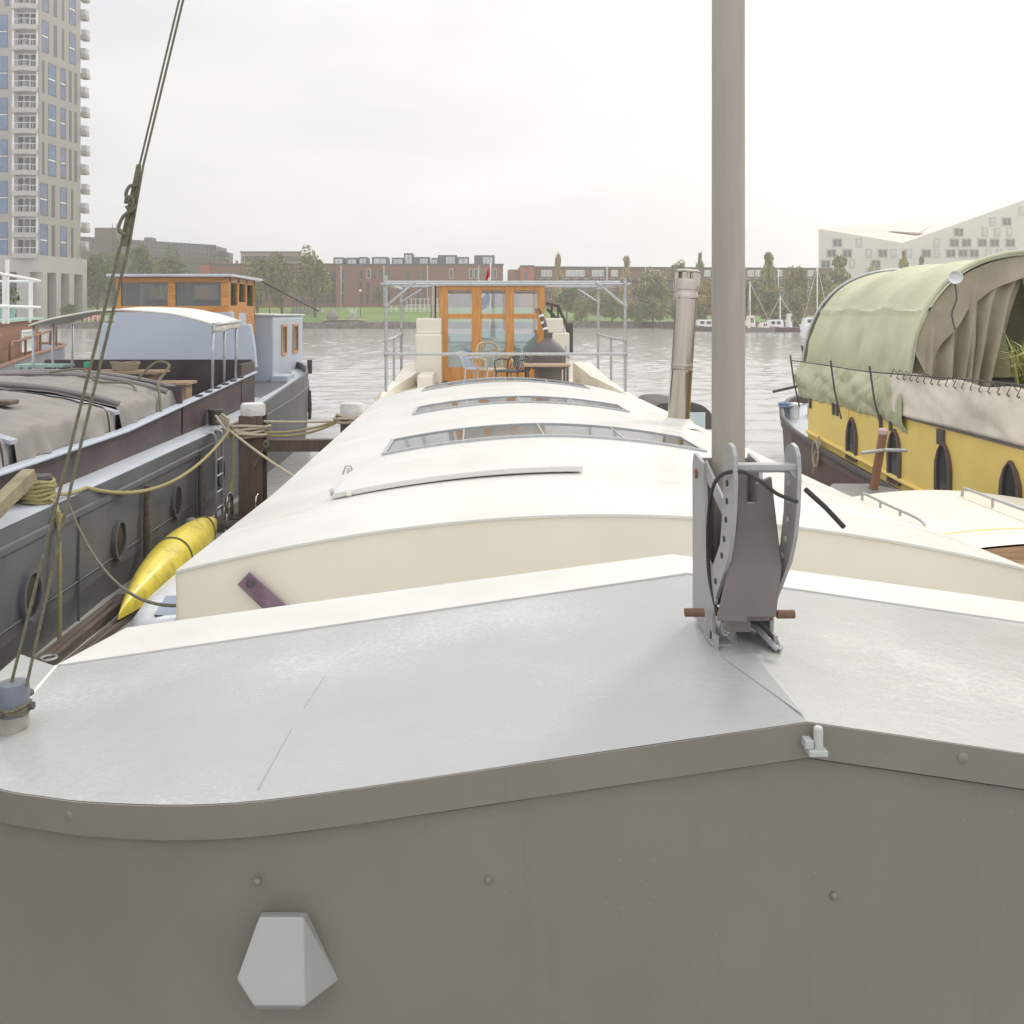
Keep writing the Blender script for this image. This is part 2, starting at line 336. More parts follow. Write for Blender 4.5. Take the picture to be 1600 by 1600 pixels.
# grey non-slip deck: wet, blotchy, flaked paint
def deckmat():
    m = pmat('grey_deck_paint', (.40, .406, .388), .27, var=.07, scale=1.3, bump=.08, bscale=25, dirt=(.38, .385, .36), dirt_amt=.7, dscale=1.6)
    t = m.node_tree; b = t.nodes['Principled BSDF']
    tc = t.nodes.new('ShaderNodeTexCoord')
    n = t.nodes.new('ShaderNodeTexNoise'); n.inputs['Scale'].default_value = 55; n.inputs['Detail'].default_value = 4; n.inputs['Roughness'].default_value = .7
    mp = t.nodes.new('ShaderNodeMapping'); mp.inputs['Scale'].default_value = (1, 2.2, 1)
    t.links.new(tc.outputs['Object'], mp.inputs[0]); t.links.new(mp.outputs[0], n.inputs['Vector'])
    big = t.nodes.new('ShaderNodeTexNoise'); big.inputs['Scale'].default_value = 1.3; big.inputs['Detail'].default_value = 3
    t.links.new(tc.outputs['Object'], big.inputs['Vector'])
    su = t.nodes.new('ShaderNodeMath'); su.operation = 'MULTIPLY'; t.links.new(n.outputs[0], su.inputs[0]); t.links.new(big.outputs[0], su.inputs[1])
    r = t.nodes.new('ShaderNodeMapRange'); r.inputs['From Min'].default_value = .31; r.inputs['From Max'].default_value = .36; r.inputs['To Max'].default_value = .55
    t.links.new(su.outputs[0], r.inputs[0])
    old = b.inputs['Base Color'].links[0].from_socket
    x = t.nodes.new('ShaderNodeMix'); x.data_type = 'RGBA'; x.inputs[7].default_value = (.58, .59, .56, 1)
    t.links.new(r.outputs[0], x.inputs[0]); t.links.new(old, x.inputs[6]); t.links.new(x.outputs[2], b.inputs['Base Color'])
    return m
M['deck'] = deckmat()
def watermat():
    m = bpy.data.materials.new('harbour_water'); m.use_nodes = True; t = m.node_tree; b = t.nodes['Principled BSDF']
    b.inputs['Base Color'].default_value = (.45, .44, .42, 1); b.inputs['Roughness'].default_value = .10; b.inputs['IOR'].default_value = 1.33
    tc = t.nodes.new('ShaderNodeTexCoord'); last = None
    for sc, st, di in ((2.4, .4, .03), (6, .4, .014)):
        mp = t.nodes.new('ShaderNodeMapping'); mp.inputs['Scale'].default_value = (1, 1.7, 1); mp.inputs['Rotation'].default_value = (0, 0, R(17 * sc))
        t.links.new(tc.outputs['Object'], mp.inputs[0])
        n = t.nodes.new('ShaderNodeTexNoise'); n.inputs['Scale'].default_value = sc; n.inputs['Detail'].default_value = 4; n.inputs['Distortion'].default_value = .6
        t.links.new(mp.outputs[0], n.inputs['Vector'])
        bp = t.nodes.new('ShaderNodeBump'); bp.inputs['Strength'].default_value = st; bp.inputs['Distance'].default_value = di
        t.links.new(n.outputs[0], bp.inputs['Height'])
        if last: t.links.new(last, bp.inputs['Normal'])
        last = bp.outputs[0]
    t.links.new(last, b.inputs['Normal']); return m
M['water'] = watermat()
# ------------------------------------------------------------------ setting: water, far land
import numpy as np
def axis(parts):
    o = []
    for a, b, s in parts: o += list(np.arange(a, b, s))
    o.append(parts[-1][1]); return np.array(o)
ax_ = axis([(-430, -110, 20), (-110, -30, .9), (-30, 40, .45), (40, 110, .9), (110, 470, 20)]); ay_ = axis([(-40, 0, 5), (0, 4, 1), (4, 60, .38), (60, 202, .75), (202, 330, 16)])
gx, gy = np.meshgrid(ax_, ay_, indexing='ij'); gz = np.zeros_like(gx); rg_ = np.random.RandomState(3)
for k in range(26):
    wl_ = .7 * (2.2 / .7) ** rg_.rand(); an = rg_.normal(1.1, .75); amp = .0042 * wl_
    gz += amp * np.sin((gx * math.cos(an) + gy * math.sin(an)) * 2 * math.pi / wl_ + rg_.rand() * 6.28)
calm = np.clip((np.abs(gx + 2.5) - 1.4) / 3, .35, 1) ; calm = np.where(gy > 20, 1, calm); gz *= calm
me_ = bpy.data.meshes.new('water'); nx_, ny_ = gx.shape
ii = np.arange(nx_ * ny_).reshape(nx_, ny_)
fq = np.stack([ii[:-1, :-1], ii[1:, :-1], ii[1:, 1:], ii[:-1, 1:]], -1).reshape(-1, 4)
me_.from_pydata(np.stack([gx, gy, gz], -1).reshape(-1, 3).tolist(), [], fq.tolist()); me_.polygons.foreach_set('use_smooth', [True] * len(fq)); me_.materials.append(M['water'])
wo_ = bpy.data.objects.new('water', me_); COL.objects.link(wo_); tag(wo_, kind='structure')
SH = [(-430, 188), (-60, 186), (-20, 183), (12, 186), (20, 196), (36, 196), (46, 172), (90, 150), (470, 128)]
def land(u, v):
    x = -430 + u * 900
    for a, b in zip(SH, SH[1:]):
        if a[0] <= x <= b[0]: ys = a[1] + (b[1] - a[1]) * (x - a[0]) / (b[0] - a[0])
    y = ys + 1.2 + (330 - ys) * v ** 1.3
    t = min(max((y - ys - 4) / 50, 0), 1)
    z = 1.25 + 3.2 * t * t * (3 - 2 * t) * (1 if x < 30 else .35) + .12 * nse(x * .1, y * .1)
    return (x, y, z if v > 0 else 1.25)
lb = MB(); lb.grid(land, 150, 24)
tag(lb.build('ground', M['grass']), kind='structure')
qb = MB(); ring = []
rr = random.Random(4)
for i in range(len(SH) - 1):
    a = Vector((*SH[i], 0)); b = Vector((*SH[i + 1], 0)); n = max(int((b - a).length / 2.5), 1)
    for k in range(n):
        p = a.lerp(b, k / n); j = rr.uniform(-.12, .12); zt = 1.3 + rr.uniform(-.1, .12)
        ring.append([p + Vector((0, j, -.6)), p + Vector((0, .25 + j, zt)), p + Vector((0, 1.6, zt + .02)), p + Vector((0, 1.6, -.6))])
qb.loft(ring, True)
tag(qb.build('quay_wall', M['stone']), 'low rough stone quay wall along the far bank under the lawn', 'wall')

# ------------------------------------------------------------------ own houseboat
hb = thing('houseboat', 'cream houseboat with long cambered skylit roof, grey foredeck, mast and wooden wheelhouse', 'houseboat', (.8, 10, 0))
FR = [(-1.79, 3.80), (-1.765, 3.5), (-1.70, 3.17), (-1.55, 2.87), (-1.42, 2.71), (-1.264, 2.575), (-1.1, 2.485), (-.95, 2.415), (-.68, 2.325), (-.4, 2.29)]
FRONT = FR + [(.2, 2.29), (.8, 2.29), (1.4, 2.29)] + [(1.6 - x, y) for x, y in FR[::-1]]
def zt(x): return 1.93 - .146 * abs(x - .8)
fine = [(p.x, p.y) for p in smooth_path([(a, b, 0) for a, b in FRONT], 4)]
def yfront(x):
    for a, b in zip(fine, fine[1:]):
        if a[0] <= x <= b[0]: return a[1] + (b[1] - a[1]) * (x - a[0]) / (b[0] - a[0])
    return 3.8
def yback(x):
    ax = abs(x - .8)
    return 3.57 if ax < 2.346 else 3.57 + (ax - 2.346) * (.23 / .244)
xs = sorted(set([round(p[0], 5) for p in fine] + [.8 + s * i * .1 for i in range(24) for s in (1, -1)] + [-1.546, 3.146]))
db = MB()
rings = []
for x in xs:
    yf, yb = yfront(x), max(yback(x), yfront(x))
    rings.append([Vector((x, yf + (yb - yf) * k / 8, zt(x) - (.003 if k == 0 else 0) + .0008 * nse(x * 2, (yf + (yb - yf) * k / 8) * 2))) for k in range(9)])
db.loft(rings, False)
fd = db.build('foredeck_top', M['deck'], hb)
# seams: faint weld line and edge line
sb = MB()
def onroof(x, y, dz=.004): return Vector((x, y, zt(x) + dz))
sb.tube([onroof(-.525, 2.345, .001), onroof(-.515, 2.5, .001), onroof(-.505, 2.68, .001)], .0009, 5)
sb.tube([onroof(-.495, 2.82, .001), onroof(-.47, 3.06, .001)], .0008, 5)
sb.build('weld_seam', pmat('worn_seam', (.37, .375, .36), .6), fd)
sw = MB(); sw.beam(onroof(-1.546, 3.57, .003), onroof(-1.50, 3.24, .003), .012, .006); sw.build('edge_strip', M['white'], fd)
# centre ridge plate in front of the mast
rp_ = MB(); rp_.add([onroof(.715, 2.74, .0014), onroof(.80, 2.74, .0014), onroof(.80, 2.31, .0014)], [(0, 1, 2)]); rp_.add([onroof(.80, 2.74, .0014), onroof(.825, 2.74, .0014), onroof(.80, 2.31, .0014)], [(0, 1, 2)])
rp_.build('ridge_plate', pmat('wet_ridge_paint', (.40, .41, .385), .4, var=.06), fd)
# front wall with its lip and seam; dark strip paints the overlap's shadow line
def off2(pts, d):
    o = []
    for i, p in enumerate(pts):
        a = Vector(pts[max(i - 1, 0)]); b = Vector(pts[min(i + 1, len(pts) - 1)]); t = (b - a).normalized(); n = Vector((t.y, -t.x))
        o.append((p[0] + n.x * d, p[1] + n.y * d))
    return o
def strip(pts, zfa, zfb, name, mat, parent):
    m = MB(); m.loft([[Vector((x, y, zfa(x))), Vector((x, y, zfb(x)))] for x, y in pts], False, smooth=True); return m.build(name, mat, parent, autosmooth=False)
wallo = strip(off2(fine, -.012), lambda x: zt(x) - .085, lambda x: zt(x) - 1.05, 'front_wall', M['greyface'], hb)
lip = MB(); a_ = off2(fine, .007); i_ = off2(fine, -.02); c_ = off2(fine, -.011)
lip.loft([[Vector((r[0], r[1], zt(r[0]) - .006)), Vector((p[0], p[1], zt(p[0]) - .0035)), Vector((p[0], p[1], zt(p[0]) - .006)), Vector((p[0], p[1], zt(p[0]) - .086)), Vector((q[0], q[1], zt(p[0]) - .092))] for p, q, r in zip(a_, c_, i_)], False, smooth=False)
lip.build('wall_lip', M['greyface'], hb)
gr = MB(); g_ = off2(fine, -.0075); gr.loft([[Vector((p[0], p[1], zt(p[0]) - .088)), Vector((p[0], p[1], zt(p[0]) - .0945 - .002 * nse(p[0] * 9, 0)))] for p in g_], False); gr.build('seam', M['groove'], wallo)
# rivets
rv = MB(); rv.lathe([(.0001, .008), (.005, .0075), (.0085, .004), (.0095, 0)], (0, 0, 0), 12, 0, Matrix.Rotation(R(90), 3, 'X'))
riv = Stamp('rivet', rv, M['greyface'])
for px, py in ((402, 1378), (763, 1375), (1303, 1400)): p = P(px, py, 2.3); riv.put(wallo, (p.x, 2.3, p.z))
rv2 = MB(); rv2.lathe([(.0001, .004), (.010, .0035), (.014, 0)], (0, 0, 0), 14, 0, Matrix.Rotation(R(90), 3, 'X'))
riv2 = Stamp('plugged_hole', rv2, M['greyface'])
for px, py, d in ((1505, 1185, 2.282), (108, 1275, 2.44)):
    p = P(px, py, d); riv2.put(wallo, p, 0 if px > 300 else R(-28))
# faceted vent cowl on the front wall
vb = MB()
pf = lambda px, py, d: P(px, py, d)
fr_ = [pf(405, 1433, 2.25), pf(474, 1433, 2.25), pf(476, 1572, 2.19), pf(397, 1572, 2.19), pf(370, 1530, 2.208)]
bk_ = [pf(409, 1425, 2.305), pf(480, 1425, 2.305), pf(530, 1530, 2.305), pf(466, 1578, 2.305), pf(400, 1578, 2.305), pf(371, 1531, 2.305)]
vb.add(fr_ + bk_, [(0, 1, 2, 3, 4), (0, 5, 6, 1), (1, 6, 7), (1, 7, 2), (2, 7, 8), (2, 8, 9, 3), (3, 9, 10, 4), (4, 10, 5, 0)])
vb.build('vent_cowl', pmat('grey_cowl_paint', (.37, .37, .345), .5, var=.05, scale=3), hb, bevel=.004)
# small white latch on the lip
lt = MB(); p = P(1274, 1172, 2.27)
lt.box(p.x - .022, p.x + .022, 2.245, 2.285, p.z - .006, p.z + .008); lt.lathe([(.011, 0), (.011, .05), (.008, .054)], (p.x + .004, 2.262, p.z + .006), 14); lt.box(p.x - .028, p.x - .008, 2.255, 2.285, p.z + .008, p.z + .028)
lt.build('latch', M['lightgrey'], hb, bevel=.002)
# white margin behind the grey deck
wm = MB(); rings = []
for i in range(41):
    x = -1.546 + 4.692 * i / 40; ax = abs(x - .8) / 2.346
    yb_ = 3.86 + .15 * ax; xb = .8 + (x - .8) * (1 - .046 * ax)
    rings.append([Vector((x, 3.572, zt(x) - .03)), Vector((x, 3.572, zt(x) + .006)), Vector((xb, yb_ - .015, zt(x) + .006)), Vector((xb, yb_, zt(x) - .008)), Vector((xb, yb_, .95))])
wm.loft(rings, False); wm.add([rings[0][1], rings[0][2], rings[0][3], rings[0][4], rings[0][4] + Vector((-.1, -.43, 0))], [(0, 1, 2, 3, 4)])
wm.build('foredeck_margin', M['white'], hb)
# lower deck between the houses and the hull
ld = MB(); ld.add([(-1.6, 3.9, 1.12), (3.0, 3.9, 1.12), (2.9, 4.95, 1.12), (-1.55, 4.95, 1.12)], [(0, 1, 2, 3)]); ld.build('well_deck', M['white'], hb)
hl = MB(); st = [(2.4, -.3, 1.9), (2.75, -1.2, 2.8), (3.2, -1.66, 3.26), (4, -1.7, 3.2), (5, -1.6, 3.0), (10, -1.6, 2.95), (17, -1.58, 2.86), (21, -1.45, 2.6), (24, -.9, 2.0), (25, .1, 1.0)]
hl.loft([[Vector((x0, y, .95)), Vector((x0 + .1 if y < 3 else x0 + .04, y, -.4)), Vector((x1 - .1 if y < 3 else x1 - .04, y, -.4)), Vector((x1, y, .95))] for y, x0, x1 in st], True)
hl.build('hull', M['hullgrey'], hb)
# roof
Y0, Y1 = 4.85, 15.3
def rxl(y): return -1.5
def rxr(y): return 2.85 - .17 * (y - Y0) / (Y1 - Y0)
def rz(u, y):
    e = 1.60 - .06 * min((y - Y0) / 2.4, 1); return 1.888 - (1.888 - e) * abs(u) ** 1.9
def roofz(x, y):
    c = (rxl(y) + rxr(y)) / 2; h = (rxr(y) - rxl(y)) / 2; return rz(min(abs((x - c) / h), 1), y)
rb = MB()
def rp3(i, j):
    y = Y0 + (Y1 - Y0) * j; u = -1 + 2 * i; c = (rxl(y) + rxr(y)) / 2; h = (rxr(y) - rxl(y)) / 2
    return (c + u * h, y, rz(u, y) + .004 * nse(u * 3, y * .7) * (1 - u * u))
rb.grid(rp3, 56, 60)
for s in (0, 1):
    rb.loft([[Vector(rp3(s, j / 40)), Vector(rp3(s, j / 40)) + Vector((0, 0, -.03)), Vector(rp3(s, j / 40)) + Vector(((.03, -.03)[s], 0, -.65))] for j in range(41)], False)
rb.loft([[Vector(rp3(i / 56, 0)), Vector(rp3(i / 56, 0)) + Vector((0, 0, -.012)), Vector(rp3(i / 56, 0)) + Vector((0, .012, -.016))] for i in range(57)], False)
rb.loft([[Vector(rp3(i / 56, 1)), Vector(rp3(i / 56, 1)) * 1 + Vector((0, .01, -.6))] for i in range(57)], False)
rb.build('roof', M['white'], hb)
bk = MB(); bk.loft([[Vector(rp3(i / 56, 0)) + Vector((0, .012, -.014)), Vector((rp3(i / 56, 0)[0], Y0 + .012, 1.1))] for i in range(57)], False); bk.build('bulkhead', M['cream'], hb)
for y in (5.75, 7.45, 9.6, 12.6):
    ws_ = MB(); ws_.loft([[Vector(rp3(i / 56, (y - Y0) / (Y1 - Y0))) + Vector((0, q, h)) for q, h in ((-.012, -.001), (-.004, .003), (.004, .003), (.012, -.001))] for i in range(57)], False, smooth=True); ws_.build('roof_weld', M['white'], hb)
# curved skylights let into the roof
for k, (y0, y1, xa, xb) in enumerate(((7.85, 8.72, -.74, 1.92), (10.85, 11.6, -.68, 1.78), (14.25, 14.92, -.75, 1.75))):
    sf = MB()
    def sk(x, y, dz): return Vector((x, y, roofz(x, y) + dz))
    N = 40; fw = .035
    for (ya, yb) in ((y0, y0 + fw), (y1 - fw, y1)):
        sf.loft([[sk(xa + (xb - xa) * i / N, ya, -.01), sk(xa + (xb - xa) * i / N, ya, .022), sk(xa + (xb - xa) * i / N, yb, .022), sk(xa + (xb - xa) * i / N, yb, -.01)] for i in range(N + 1)], True)
    for x0_ in [xa, xb - fw]:
        sf.loft([[sk(x0_, y, -.01), sk(x0_, y, .020), sk(x0_ + fw, y, .020), sk(x0_ + fw, y, -.01)] for y in (y0 + fw, y1 - fw)], True)
    for q in range(1, 4):
        x0_ = xa + (xb - xa) * q / 4 - .006
        sf.loft([[sk(x0_, y, -.01), sk(x0_, y, .016), sk(x0_ + .012, y, .016), sk(x0_ + .012, y, -.01)] for y in (y0 + fw, y1 - fw)], True)
    fo = sf.build('skylight', M['galv'], hb)
    pn = MB(); pn.grid(lambda u, v: sk(xa + .02 + (xb - xa - .04) * u, y0 + .02 + (y1 - y0 - .04) * v, .011), 40, 2); pn.build('skylight_glass', M['skyglass'], fo)
# sliding hatch lid
hh = MB(); hx0, hx1, hy0, hy1 = -.89, .70, 6.08, 6.95
def hz(x, dz): return roofz(x, 6.5) + dz
N = 24
hh.loft([[Vector((x, y, hz(x, dz))) for y, dz in ((hy0, .010), (hy0, .047), (hy1, .047), (hy1, .010))] for x in [hx0 + (hx1 - hx0) * i / N for i in range(N + 1)]], True)
ho = hh.build('roof_hatch', M['white'], hb, bevel=.006)
hr = MB(); hr.beam((hx0 + .02, hy0 + .08, hz(hx0, .008)), (hx0 + .02, hy1, hz(hx0, .008)), .04, .04); hr.build('hatch_runner', M['cream'], ho); hr = MB(); hr.beam((.55, hy0 + .06, hz(.55, .006)), (.55, hy1, hz(.55, .006)), .04, .04)
hr.build('hatch_runner', M['cream'], ho)
hg = MB()
for yy in (hy0 + .02, hy1 - .03): hg.tube([(hx0 - .012, yy, hz(hx0, .05)), (hx0 + .01, yy, hz(hx0, .055))], .022, 12)
hg.tube([(hx0 - .05, hy1 + .02, hz(hx0, .02)), (hx0 - .03, hy1 + .02, hz(hx0, .08)), (hx0 + .01, hy1 + .02, hz(hx0, .08)), (hx0 + .02, hy1 + .02, hz(hx0, .03))], .007, 8)
hg.build('hinge', M['galv'], ho)
kn = MB(); kn.lathe([(.014, 0), (.02, .01), (.016, .028)], (hx0 + .11, hy0 - .01, hz(hx0 + .11, .01)), 12); kn.build('knob', M['cream'], ho)
# strut with an eye, leaning against the bulkhead
pb = MB(); a = P(388, 905, 4.80); b_ = P(468, 965, 4.62); pb.prism([P(390, 893, 4.83), P(372, 912, 4.83), P(420, 958, 4.83), P(462, 958, 4.83)], (0, -.02, 0)); po = pb.build('strut', M['purple'], hb, bevel=.003)
eb = MB(); c = P(391, 912, 4.80); n_ = 14
eb.tube([c + Vector((.017 * math.cos(2 * math.pi * k / n_), -.006, .017 * math.sin(2 * math.pi * k / n_))) for k in range(n_ + 1)], .005, 6, caps=False); eb.build('eye', M['iron'], po)
# stove pipe on the roof
cb = Vector((2.25, 10.5, roofz(2.25, 10.5) - .02)); tilt = Matrix.Rotation(R(3.7), 3, 'Y')
cp = MB(); cp.lathe([(.118, 0), (.118, .60), (.122, .605), (.122, .635), (.116, .64), (.116, .66), (.122, .665), (.122, .685), (.117, .69), (.117, 1.42)], cb, 28, 0, tilt)
co = cp.build('stove_pipe', M['inox'], hb)
cf = MB(); cf.lathe([(.25, .015), (.17, .05), (.125, .10)], cb, 28, 0, tilt); cf.build('flashing', M['white'], co)
cc = MB(); cc.lathe([(.112, 1.40), (.126, 1.415), (.126, 1.45), (.118, 1.46), (.118, 1.50), (.132, 1.505), (.132, 1.60), (.122, 1.62)], cb, 28, 0, tilt)
cc.lathe([(.06, 1.60), (.06, 1.70)], cb, 16, 0, tilt)
for k in range(6):
    an = k * math.pi / 3; q0 = cb + tilt @ Vector((.115 * math.cos(an), .115 * math.sin(an), 1.6)); q1 = cb + tilt @ Vector((.115 * math.cos(an), .115 * math.sin(an), 1.70)); cc.beam(q0, q1, .05, .01)
cc.lathe([(.148, 1.692), (.15, 1.705), (.10, 1.725), (.001, 1.735)], cb, 28, 0, tilt)
cc.build('pipe_cap', M['inox'], co)
# bollard on the foredeck with a worn blue top
bx, by = -1.43, 2.99; bz = zt(bx)
bo_ = MB(); bo_.lathe([(.046, -.02), (.046, .052)], (bx, by, bz), 24); bob = bo_.build('bollard', pmat('worn_bollard_paint', (.36, .34, .29), .6, var=.2, scale=20, dirt=(.2, .17, .14), dirt_amt=.6, dscale=14), hb)
bt = MB(); bt.lathe([(.0475, .050), (.0475, .135), (.043, .147), (.02, .151), (.0005, .152)], (bx, by, bz), 24); bt.build('bollard_cap', pmat('blue_grey_bollard_paint', (.15, .165, .20), .5, var=.2, scale=14, dirt=(.13, .12, .12), dirt_amt=.8, dscale=10), bob)
bn = MB(); bn.tube([(bx - .02, by - .12, bz + .065), (bx - .01, by, bz + .07), (bx, by + .12, bz + .07)], .012, 10)
bn.tube([(bx - .07, by, bz + .07), (bx + .065, by, bz + .075)], .012, 10); bn.build('cross_pin', M['iron'], bob)
# mast and tabernacle
MX, MY = .80, 3.0
mb = MB(); mb.tube([(MX, MY, 2.0), (MX, MY, 4.5), (MX, MY, 8), (MX, MY, 11)], [.051, .0505, .046, .032], 32); mast = mb.build('mast', M['mastpaint'], hb)
tb = MB()
tb.prism([P(px, py, 2.70) for px, py in ((1153, 735), (1167, 735), (1167, 786), (1182, 786), (1182, 756), (1206, 745), (1222, 885), (1213, 965), (1168, 965), (1168, 973), (1121, 971), (1136, 905), (1150, 825))], (0, .018, 0)); tb.box(MX - .045, MX + .05, 2.745, 2.96, 2.02, 2.30)
tb.build('mast_heel', M['heel'], mast, bevel=.004)
tab = None
def yz(px, py, X): d = F * X / (px - CX); return (d, Zp(py, d))
lft = .72
post = [(3.086, 1.94), (2.93, 1.92), (2.84, 1.935), (2.835, 2.03), (2.90, 2.12), (2.945, 2.40), (2.955, 2.44), (3.07, 2.455), (3.09, 2.42)]
cres_out = [yz(1118, 950, lft), yz(1130, 915, lft), yz(1142, 876, lft), yz(1148, 840, lft), yz(1151.5, 797, lft), yz(1153, 750, lft), yz(1152, 712, lft), yz(1149, 698, lft), yz(1144, 692, lft), yz(1139, 696, lft), yz(1136, 707, lft)]
cres_in = [yz(1136, 745, lft), yz(1135, 797, lft), yz(1130.5, 850, lft), yz(1119.5, 882, lft)]
brid = [(2.945, 2.39), (2.72, 2.31), (2.715, 2.355), (2.955, 2.45)]
tb_root = None
for si, X in enumerate((lft, .880)):
    th = .012; mbp = MB()
    mbp.prism([(X, y, z) for y, z in post], (th if si else -th, 0, 0)); mbp.prism([(X + .0015, y, z) for y, z in cres_out + cres_in], (th if si else -th, 0, 0))
    None if si else mbp.prism([(X + .004, y, z) for y, z in brid], (-th * .6, 0, 0))
    mbp.box(X - (.012 if not si else 0), X + (.012 if si else 0), 2.80, 2.86, 1.905, 1.96)
    # lower web joining post and crescent
    mbp.prism([(X - .002, y, z) for y, z in ((2.84, 2.0), (3.05, 2.0), (3.0, 2.10), (2.905, 2.16), (2.838, 2.15), (2.80, 2.06))], (th * .7 if si else -th * .7, 0, 0))
    # flange of the post, turned inwards
    mbp.box(X - .0125 if not si else X - .055, X + .055 if not si else X + .0125, 3.06, 3.075, 1.93, 2.44)
    mbp.box(X - .015, X + .045 if not si else X + .02, 2.82, 2.93, zt(X) + .002, zt(X) + .010)
    pl = mbp.build('tabernacle_plate', M['steelplate'], hb, bevel=.0015)
    hb_ = MB()
    for px, py in ((1142.5, 755), (1142, 783), (1140.5, 812), (1137.5, 842), (1134, 868), (1124, 908)):
        d, z = yz(px, py, lft)
        hb_.tube([(X - th - .0015 if not si else X - .0025, d, z), (X + .004 if not si else X + th + .002, d, z)], .0085, 12)
    hb_.build('pin_hole', M['lightgrey'] if si else M['black'], pl)
cbr = MB(); cbr.box(lft - .012, .895, 2.612, 2.642, 2.472, 2.49); cbr.box(lft + .0, .88, 2.642, 2.65, 2.462, 2.49); cbr.prism([(.893, 2.615, 2.474), (.86, 2.615, 2.474), (.893, 2.615, 2.43)], (0, .02, 0)); cbr.build('tabernacle_crossbar', M['steelplate'], hb, bevel=.003)
pn = MB(); z_ = Zp(957, 2.87); pn.tube([(Xp(1070, 2.87), 2.87, z_), (Xp(1100, 2.87), 2.87, z_)], .0125, 14); pn.tube([(.885, 2.79, z_ + .02), (Xp(1241, 2.79), 2.79, z_ + .02)], .0125, 14); pn.tube([(lft, 2.87, z_), (.885, 2.83, z_)], .011, 12)
pn.tube([(Xp(1086, 3.03), 3.03, 2.395), (lft + .02, 3.03, 2.395)], .015, 14); pn.build('hinge_pin', M['rust'], hb)
cbm = MB(); cbm.box(MX - .082, MX + .075, 2.79, 2.83, 2.02, 2.036); cbm.box(MX - .07, MX + .0, 2.755, 2.80, 1.985, 2.02); cbm.build('heel_bar', M['heel'], hb, bevel=.003)
ck = MB()
ck.tube(smooth_path([P(1120, 955, 2.80), P(1108, 900, 2.86), P(1106, 830, 2.86), P(1112, 768, 2.78), P(1128, 742, 2.66), P(1160, 737, 2.60), P(1186, 750, 2.58), P(1215, 772, 2.58), P(1246, 784, 2.585)], 6), .0055, 8)
ck.tube([P(1259, 765, 2.62), P(1290, 793, 2.64), P(1318, 823, 2.66)], .0075, 8); ck.build('cable', M['black'], hb)
sh = MB(); cs = (MX + .04, 2.84, zt(MX) + .02)
sh.tube(smooth_path([(MX + .03, 2.93, 1.965), (MX + .045, 2.86, 1.965), (MX + .07, 2.80, 1.94), (MX + .085, 2.78, 1.925)], 5), .009, 8); sh.tube(smooth_path([(MX + .06, 2.93, 1.965), (MX + .08, 2.87, 1.96), (MX + .095, 2.80, 1.935), (MX + .085, 2.78, 1.925)], 5), .009, 8)
sh.tube([(MX + .02, 2.93, 1.965), (MX + .07, 2.93, 1.965)], .011, 8); sh.tube(smooth_path([(MX - .055, 2.85, 1.985), (MX - .06, 2.85, 1.955), (MX - .045, 2.85, 1.945), (MX - .035, 2.85, 1.965)], 5), .006, 8); sh.build('shackle', M['galv'], hb)

# wheelhouse
wy = 20.0
def wx(px): return Xp(px, wy)
def wz(py): return Zp(py, wy)
wf = MB()
for a, b_ in ((686, 700), (737, 752.5), (790, 803), (840, 851)): wf.box(wx(a), wx(b_), wy, wy + .09, 1.5, wz(447))
for a, b_ in ((700, 737), (752.5, 790), (803, 840)):
    for y0, y1, e in ((447, 453.5, 0), (490, 498, 0.012), (574, 600, 0.012)): wf.box(wx(a), wx(b_), wy + e, wy + .08, wz(y1), wz(y0))
wh = wf.build('wheelhouse', M['wood'], hb, bevel=.006)
for a, b_, dark in ((700, 737, 0), (752.5, 790, 1), (803, 840, 0)):
    g = MB(); g.box(wx(a), wx(b_), wy + .04, wy + .05, wz(490), wz(453.5)); g.build('upper_pane', M['pane'], wh)
    g = MB(); g.box(wx(a), wx(b_), wy + .04, wy + .05, wz(574), wz(498)); g.build('lower_pane', M['pane'], wh)
    g = MB(); g.box(wx(a), wx(b_), wy + .065, wy + .07, wz(574), wz(522 + (0, -6, 2)[dark])); g.build('blind', M['frost'], wh)
dh = MB(); dh.tube([(wx(702), wy - .03, wz(532)), (wx(702), wy - .03, wz(526))], .012, 8); dh.tube([(wx(702), wy - .03, wz(527)), (wx(702), wy + .01, wz(527))], .01, 8); dh.build('door_handle', M['galv'], wh)
ws = MB()
for x in (wx(686), wx(851) - .06):
    ws.box(x, x + .06, wy + .09, wy + 2.6, 1.5, 2.35); ws.box(x, x + .06, wy + .09, wy + 2.6, 3.38, wz(447))
    for q in (.09, 1.25, 2.5): ws.box(x, x + .06, wy + q, wy + q + .1, 2.35, 3.38)
ws.box(wx(686), wx(851), wy + 2.6, wy + 2.66, 1.5, 2.35); ws.box(wx(686), wx(851), wy + 2.6, wy + 2.66, 3.38, wz(447))
for q in range(4): xx = wx(686) + (wx(851) - wx(686) - .08) * q / 3; ws.box(xx, xx + .08, wy + 2.6, wy + 2.66, 2.35, 3.38)
ws.build('wheelhouse_wall', M['wood'], wh)
wr = MB(); wr.box(wx(684), wx(853), wy - .06, wy + 2.75, wz(447), wz(442)); wr.build('wheelhouse_roof', M['white'], wh, bevel=.015)
wi = MB(); wi.box(wx(700), wx(838), wy + 1.5, wy + 2.3, 1.5, 2.30); wi.build('cabinet', M['brownwood'], wh)
